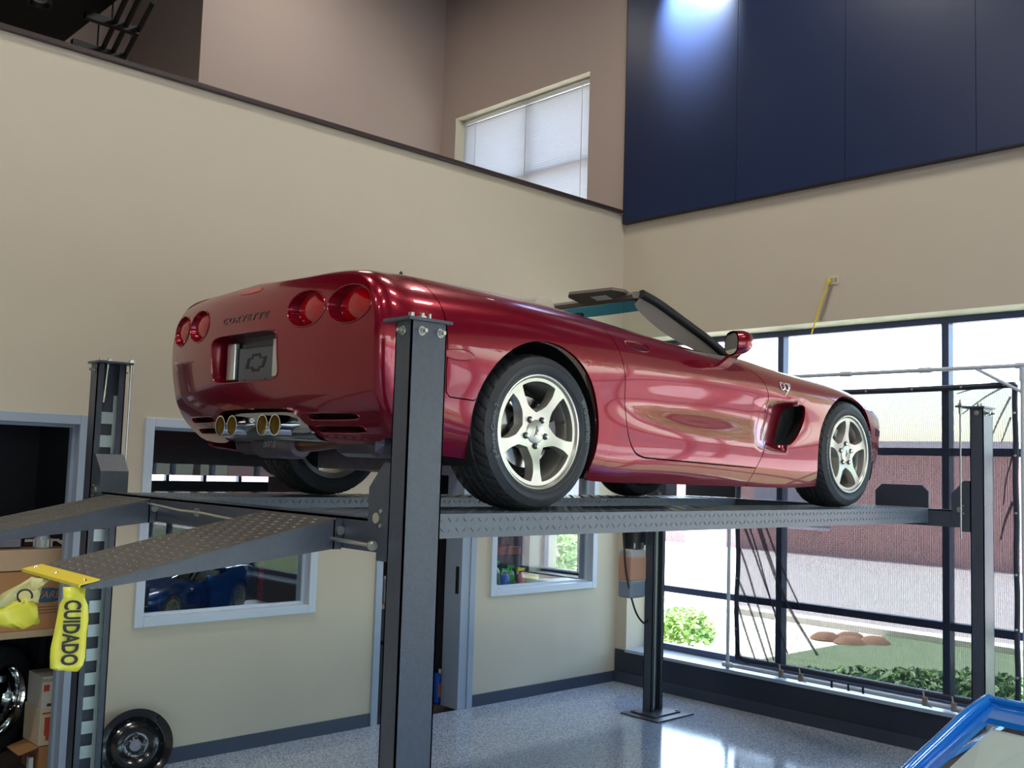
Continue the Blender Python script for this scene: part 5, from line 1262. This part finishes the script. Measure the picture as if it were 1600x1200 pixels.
o_ = t.nodes.new('ShaderNodeOutputMaterial'); mx = t.nodes.new('ShaderNodeMixShader'); tr = t.nodes.new('ShaderNodeBsdfTransparent'); df = t.nodes.new('ShaderNodeBsdfDiffuse'); df.inputs[0].default_value = (.03, .035, .05, 1)
tc = t.nodes.new('ShaderNodeTexCoord'); wv = t.nodes.new('ShaderNodeTexWave'); wv.bands_direction = 'Y'; wv.inputs['Scale'].default_value = 22; wv.inputs['Distortion'].default_value = .3
mr = t.nodes.new('ShaderNodeMapRange'); mr.inputs[3].default_value = .80; mr.inputs[4].default_value = .88
t.links.new(tc.outputs['Object'], wv.inputs['Vector']); t.links.new(wv.outputs['Fac'], mr.inputs[0]); t.links.new(mr.outputs[0], mx.inputs[0])
t.links.new(tr.outputs[0], mx.inputs[1]); t.links.new(df.outputs[0], mx.inputs[2]); t.links.new(mx.outputs[0], o_.inputs[0])
Y0, Y1, Z0_, Z1_ = 1.03, -1.25, .09, 2.34
vs = []; fs = []; nx, ny = 130, 90
for j in range(ny+1):
    for i in range(nx+1):
        u, v = i/nx, j/ny; y = Y0+(Y1-Y0)*u; z = Z0_+(Z1_-Z0_)*v
        def fold(cu, cv, k, amp, reach):
            du, dv = (u-cu)*1.0, (v-cv); r = math.hypot(du, dv)+1e-6; a = math.atan2(dv, du); return amp*math.sin(k*a)*math.exp(-((r-reach*.5)/reach)**2*2)
        # sagging diagonal folds: lower left, upper right, right edge
        x = .012*math.sin(34*(u*1.3+v*.55)+1)*math.exp(-((u/.28)**2))*(1-v*.35)+fold(1, 1, 34, .010, .35)+.008*math.sin(26*(v-u))*math.exp(-(((1-u)/.12)**2))
        z += .02*math.sin(PI*u*2)*v*0-(.012*math.sin(PI*u)*v)
        vs.append((x, y, z))
for j in range(ny):
    for i in range(nx): q = j*(nx+1)+i; fs.append((q, q+1, q+nx+2, q+nx+1))
MB().add(vs, fs, True).build('mesh_cloth', mm_, ms)
# pleats: doubled-over cloth along the pull lines
def pl(P, w0, w1):
    pts = smooth_path([(-.006, 1.07-(px-1140)*.00535, 1.43-(py-840)*.00537-.313) for px, py in P], 6); vs_ = []; fs_ = []; n = len(pts)
    for i, c in enumerate(pts):
        t_ = i/(n-1); w = w0+(w1-w0)*t_; tt = (pts[min(i+1, n-1)]-pts[max(i-1, 0)]).normalized(); sd = Vector((0, -tt.z, tt.y))
        for k, o__ in enumerate((-1, -.3, .3, 1)): vs_.append((c+sd*w*o__+Vector((-.012 if k in (1, 2) else 0, 0, 0)))[:])
    for i in range(n-1):
        for k in range(3): fs_.append((i*4+k, i*4+k+1, (i+1)*4+k+1, (i+1)*4+k))
    MB().add(vs_, fs_, True).build('pleat', mm_, ms)
for P, w0, w1 in (([(1158, 820), (1178, 862), (1200, 912), (1222, 960)], .014, .004), ([(1178, 800), (1205, 868), (1238, 935), (1290, 1005)], .024, .010), ([(1190, 800), (1222, 870), (1262, 940)], .012, .005), ([(1152, 858), (1168, 895), (1184, 938), (1204, 990), (1216, 1024)], .011, .006), ([(1150, 908), (1172, 950), (1196, 1006), (1206, 1028)], .011, .006), ([(1149, 946), (1164, 985), (1184, 1030)], .010, .005), ([(1147, 1004), (1158, 1030), (1172, 1036)], .012, .006), ([(1168, 820), (1184, 860), (1212, 940), (1240, 1010)], .008, .004),
        ([(1560, 606), (1530, 613), (1498, 622)], .010, .004), ([(1565, 612), (1535, 628), (1505, 650)], .009, .004), ([(1568, 628), (1552, 660), (1540, 690)], .009, .004), ([(1568, 655), (1556, 688)], .008, .004), ([(1570, 765), (1560, 790), (1554, 815)], .012, .005), ([(1572, 700), (1562, 735), (1558, 770)], .007, .003)): pl(P, w0, w1)
HEM = mat('hem_black', (.02, .024, .04), .6)
def at(i, j): return Vector(vs[j*(nx+1)+i])
for name, idx in (('hem', [(i, 0) for i in range(0, nx+1, 5)]), ('hem', [(i, ny) for i in range(0, nx+1, 5)]), ('hem', [(0, j) for j in range(0, ny+1, 5)]), ('hem', [(nx, j) for j in range(0, ny+1, 5)])):
    MB().tube([at(*q)+Vector((-.004, 0, 0)) for q in idx], .022 if idx[0][1] == idx[-1][1] else .02, 8).build(name, HEM, ms)
for q in [(int(nx*f), ny) for f in (.05, .2, .36, .52, .68, .84, .97)]+[(0, int(ny*f)) for f in (.12, .3, .5, .7, .9)]+[(nx, int(ny*f)) for f in (.1, .25, .42, .6, .78, .92)]:
    MB().lathe([(0, -.028), (.008, -.028), (.010, -.02)], at(*q), 'X', 12).build('grommet', ZINC, ms)
for k, y in enumerate((.57, .39, .12, -.02, -.14, -.62, -.83)):
    cl_ = empty('spring_clamp', ('metal clamp %s holding the mesh screen to the bottom pipe' % ('at the far left', 'second from the left', 'third from the left', 'in the middle', 'third from the right', 'second from the right', 'at the far right')[k]), 'clamp', (PX-.02, y, .345), 0, 'clamps along the mesh screen')
    big = k in (0, 1, 5, 6)
    if big:
        MB().box((-.012, -.018, -.02), (.01, .018, .045), .004).build('jaw', mat('clamp_tan', lin('8d8274'), .5), cl_); MB().cyl((-.012, 0, .04), (-.02, .004, .085), .006, 8).build('tip', mat('clamp_tip', lin('c3b49c'), .5), cl_); MB().cyl((-.012, -.01, -.012), (-.014, -.06, -.018), .005, 8).build('grip', CHROME, cl_)
    else:
        MB().box((-.008, -.006, -.02), (.006, .006, .035), .002).build('jaw', BLACK, cl_); MB().cyl((-.008, -.006, -.015), (-.01, -.02, -.018), .003, 6).build('grip', CHROME, cl_)
# ================================================================ mezzanine spot lamps and the wall washer above the navy panels
tk = empty('light_track', 'black pipe track with cross bars above the mezzanine half wall', 'light track', (-.12, 4.6, 5.62))
for dx in (0, .09, .20): MB().cyl((dx, -1.0, -.10), (dx+.45, .9, -.06), .022, 10).build('pipe', BLACK, tk)
for y in (-.35, .3): MB().cyl((.2+y*.2, y, -.07), (.2+y*.2, y, CEIL-5.62-.001), .008, 8).build('hanger', BLACK, tk)
for y in (-.35, .3): MB().box((-.02+y*.2, y-.03, -.13), (.42+y*.2, y+.03, -.07)).build('cross_bar', BLACK, tk)
for k, (x, y) in enumerate(((-.62, 4.05), (-1.6, 4.3))):
    dl = empty('can_light', ('round can light near the light track', 'round can light far left under the soffit')[k], 'ceiling light', (x, y, 5.40)); MB().lathe([(.085, .22), (.085, 0), (.075, 0), (.07, .06), (0, .06)], (0, 0, 0), 'Z', 28).build('can', BLACK, dl); MB().lathe([(0, .02), (.05, .025), (.07, .05)], (0, 0, 0), 'Z', 24).build('reflector', mat('lamp_reflector', (.7, .7, .72), .2, metal=.8), dl)
wlp = empty('wall_washer', 'black spot lamp washing the navy cladding just above the frame', 'lamp', (3.86, 1.50, 6.82))
MB().lathe([(0, .16), (.07, .15), (.08, 0), (.07, 0), (.065, .05), (0, .05)], (0, 0, 0), 'Z', 24).build('lamp_head', BLACK, wlp); MB().cyl((0, 0, .16), (0, 0, CEIL-6.82-.002), .012, 8).build('stem', BLACK, wlp)
MB().lathe([(0, .02), (.064, .02)], (0, 0, 0), 'Z', 20).build('bulb', mat('bulb_glow', (1, 1, 1), .5, emit=(.9, .96, 1), estr=12), wlp)
sp = bpy.data.lights.new('wall_washer_light', 'SPOT'); so2 = bpy.data.objects.new('wall_washer_light', sp); COL.objects.link(so2); sp.energy = 1300; sp.spot_size = math.radians(75); sp.spot_blend = .8; sp.shadow_soft_size = .06; sp.color = (.85, .95, 1)
so2.location = (3.86, 1.50, 6.80); so2.rotation_euler = Vector((.40, 0, -.36)).to_track_quat('-Z', 'Y').to_euler()
# ================================================================ outside
GRASS = mat('lawn_grass', lin('66785c'), .9, noise=.25, nscale=9, bump=.4, bscale=60)
struct(MB().box((WX2, -60, -.25), (95, 90, -.06)).build('ground_street', mat('asphalt', lin('a8a2a4'), .9, noise=.08, nscale=4)))
struct(MB().box((-60, -60, -.25), (WX2, -9.3, -.06)).build('ground_side', mat('asphalt', (0, 0, 0))))
struct(MB().box((-20, 7.2, -.25), (WX2, 90, -.06)).build('ground_yard', mat('asphalt', (0, 0, 0))))
lw_ = tag(MB().box((5.6, -18, -.06), (9.4, 2.2, -.02)).build('lawn', GRASS), 'green lawn strip outside the street window', 'lawn'); 
struct(MB().box((WX2+.01, -30, -.06), (5.6, 30, -.03)).build('ground_bed', mat('pale_gravel', lin('c9c2b8'), .95, noise=.12, nscale=20)))
struct(MB().box((5.6, 2.2, -.06), (9.4, 30, -.03)).build('ground_concrete', mat('pale_concrete', lin('e6e2da'), .85, noise=.05)))
struct(MB().box((9.4, -30, -.06), (9.7, 30, .05)).build('kerb', mat('pale_concrete', (0, 0, 0))))
# low brick building across the street
bb_ = empty('brick_building', 'low pink brick building across the street', 'building', (21, 8, -.06))
BRK = mat('pink_brick', lin('c08e88'), .9); t = BRK.node_tree; br = t.nodes.new('ShaderNodeTexBrick'); br.inputs['Scale'].default_value = 4; br.inputs[1].default_value = (*lin('bf8a84'), 1); br.inputs[2].default_value = (*lin('ae7a74'), 1); br.inputs[3].default_value = (*lin('cdbfb6'), 1)
tc = t.nodes.new('ShaderNodeTexCoord'); mp = t.nodes.new('ShaderNodeMapping'); mp.inputs['Rotation'].default_value = (0, PI/2, 0); t.links.new(tc.outputs['Object'], mp.inputs[0]); t.links.new(mp.outputs[0], br.inputs[0]); t.links.new(br.outputs[0], t.nodes['Principled BSDF'].inputs['Base Color'])
MB().box((0, -45, 0), (10, 40, 2.7)).build('wall', BRK, bb_); MB().box((-.15, -45.2, 2.7), (10.2, 40.2, 2.95)).build('parapet', mat('pale_parapet', lin('c9bdc0'), .8), bb_)
for y in (-24, -14, -6, 1.5, 9, 18): w = MB().box((-.03, y, .7), (.02, y+2.2, 2.1)).build('window', mat('far_glass', lin('8c8a92'), .1), bb_); MB().box((-.05, y-.06, .62), (.0, y+2.26, .7)).build('window_sill', mat('pale_parapet', (0, 0, 0)), w)
MB().box((-.04, 4.6, 0), (.02, 6.0, 2.2)).build('door', mat('far_door', lin('cfd0d6'), .5), bb_)
LEAF = [mat('leaf_%d' % k, lin(h), .55, trans=0) for k, h in enumerate(('5f8a3f', '86ad55', 'a9c77a', '3f6a35'))]
def shrub(name, label, loc, r, h, n, seed, mi, group=None, leaf=.045, cat='shrub'):
    rnd = random.Random(seed); o = empty(name, label, cat, loc, 0, group)
    m = MB()
    for k in range(n):
        th, ph = rnd.uniform(0, 2*PI), math.acos(rnd.uniform(-.35, 1)); q = rnd.uniform(.55, 1.05)
        c = Vector((r*q*math.sin(ph)*math.cos(th), r*q*math.sin(ph)*math.sin(th), max(.02, h*.5+h*.52*q*math.cos(ph))))
        a = Vector((rnd.uniform(-1, 1), rnd.uniform(-1, 1), rnd.uniform(-.3, 1))).normalized(); b_ = a.orthogonal().normalized(); L = leaf*rnd.uniform(.7, 1.3)
        m.cur = rnd.choice((0, 0, 1)); m.add([(c-a*L)[:], (c+b_*L*.42)[:], (c+a*L)[:], (c-b_*L*.42+a.cross(b_)*L*.15)[:]], [(0, 1, 2), (0, 2, 3)])
    me = bpy.data.meshes.new('foliage'); me.from_pydata(m.v, [], m.f); me.polygons.foreach_set('material_index', m.mi)
    tag(link_mesh('foliage', me, [LEAF[mi[0]], LEAF[mi[1]]], o), kind='stuff')
    for k in range(4):
        a = k*PI/2+seed; MB().tube([(0, 0, 0), (r*.25*math.cos(a), r*.25*math.sin(a), h*.3), (r*.45*math.cos(a), r*.45*math.sin(a), h*.6)], [.016, .012, .006], 6).build('stem', CAPM, o)
    return o
shrub('round_shrub', 'pale green round shrub outside the far left window pane', (6.0, 2.80, -.03), .34, .52, 1500, 3, (1, 2))
hg = empty('hedge', 'dark green low hedge outside under the mesh screen', 'hedge', (5.3, -.2, -.03))
for k, (x, y, r, h) in enumerate(((0, .55, .42, .34), (-.05, .05, .42, .42), (0, -.42, .45, .48), (-.05, -.9, .42, .5), (0, 1.0, .36, .26))):
    q = shrub('hedge_tmp', 'x', 'x', r, h, 1000, 11+k, (3, 0)) if False else shrub('hedge_tmp', 'tmp', (0, 0, 0), r, h, 1000, 11+k, (3, 0))
    for c in list(q.children): c.parent = hg; c.location = (x, y, 0)
    bpy.data.objects.remove(q)
for k, (x, y, r, h) in enumerate(((5.35, 4.35, .45, 1.4), (6.7, 6.7, .8, 2.0), (5.2, 3.45, .3, 1.0), (6.3, 5.05, .6, 1.6))): shrub('garden_shrub', 'sunny yellow green shrub outside the supply room window, %s' % ('tallest on the left', 'behind the others', 'smallest in front', 'rightmost')[k], (x, y, -.03), r, h, 1800, 31+k, (1, 2), 'shrubs outside the supply room', .06)
mb_ = empty('bark_mound', 'brown bark mound at the edge of the lawn', 'mound', (8.6, 2.3, -.03))
for k in range(4): rnd = random.Random(k); MB().lathe([(0, .08), (.10, .07), (.16, .035), (.2, 0)], (rnd.uniform(-.2, .2), -.3+k*.17, .011), 'Z', 10).build('clod', mat('bark_brown', lin('8a6a58'), .95, noise=.3), mb_)
# trees further along the street, mirrored in the car's flank
def tree(label, x, y, h, r, seed, mi):
    o = shrub('street_tree', label, (x, y, -.06), r, h*.62, 2600, seed, mi, 'street trees', .16, 'tree')
    for c in o.children: c.location.z = h*.40
    MB().tube([(0, 0, 0), (.05, 0, h*.3), (0, .04, h*.6)], [.16, .12, .07], 10).build('trunk', CAPM, o)
for k, (x, y, h, r) in enumerate(((13, -9, 6, 2.2), (14, -16, 7, 2.6), (12.5, -23, 6, 2.3))): tree('leafy street tree, %s along the kerb' % ('nearest', 'middle', 'farthest')[k], x, y, h, r, 50+k, (0, 1))
# parked cars beyond the workshop's strip window
def parked(label, x, y, col, rz=0):
    o = empty('parked_car', label, 'car', (x, y, -.06), rz, 'cars parked behind the workshop'); pm = mat('pk_'+col, lin(col), .3, coat=.6); gm = mat('pk_glass', lin('7d8c99'), .1)
    MB().prism([(-2.1, -.85, .35), (2.1, -.85, .35), (2.15, -.85, .75), (1.5, -.85, .98), (.95, -.85, 1.02), (-1.9, -.85, 1.05), (-2.15, -.85, .8)], (0, 1.7, 0)).build('body', pm, o)
    MB().prism([(-1.5, -.74, 1.04), (1.0, -.74, 1.02), (.35, -.74, 1.5), (.2, -.74, 1.54), (-1.0, -.74, 1.54), (-1.25, -.74, 1.48)], (0, 1.48, 0)).build('cabin', gm, o)
    MB().prism([(-1.05, -.76, 1.53), (.25, -.76, 1.53), (.2, -.76, 1.575), (-.95, -.76, 1.575)], (0, 1.52, 0)).build('roof', pm, o)
    for a in (-1.3, 1.3):
        for b_ in (-.80, .80): MB().lathe([(0, -.1), (.2, -.1), (.31, -.09), (.33, 0), (.31, .09), (0, .1)], (a, b_, .33), 'Y', 20).build('wheel', TIRE, o)
parked('white car parked left behind the far workshop window', 2.6, 12.5, 'dfe3e6'); parked('cream car parked beside the white one behind the workshop', 7.2, 13.0, 'd9d6cc'); parked('red car parked right behind the far workshop window', 11.9, 15.0, 'b5544a')

for k, (x, y, h, r) in enumerate(((-8.5, -22, 6, 2.4), (-2.6, -21, 7, 2.5), (3.2, -23.5, 6, 2.0))): tree('leafy yard tree behind the photographer, %s' % ('left', 'middle', 'right')[k], x, y, h, r, 70+k, (0, 3))
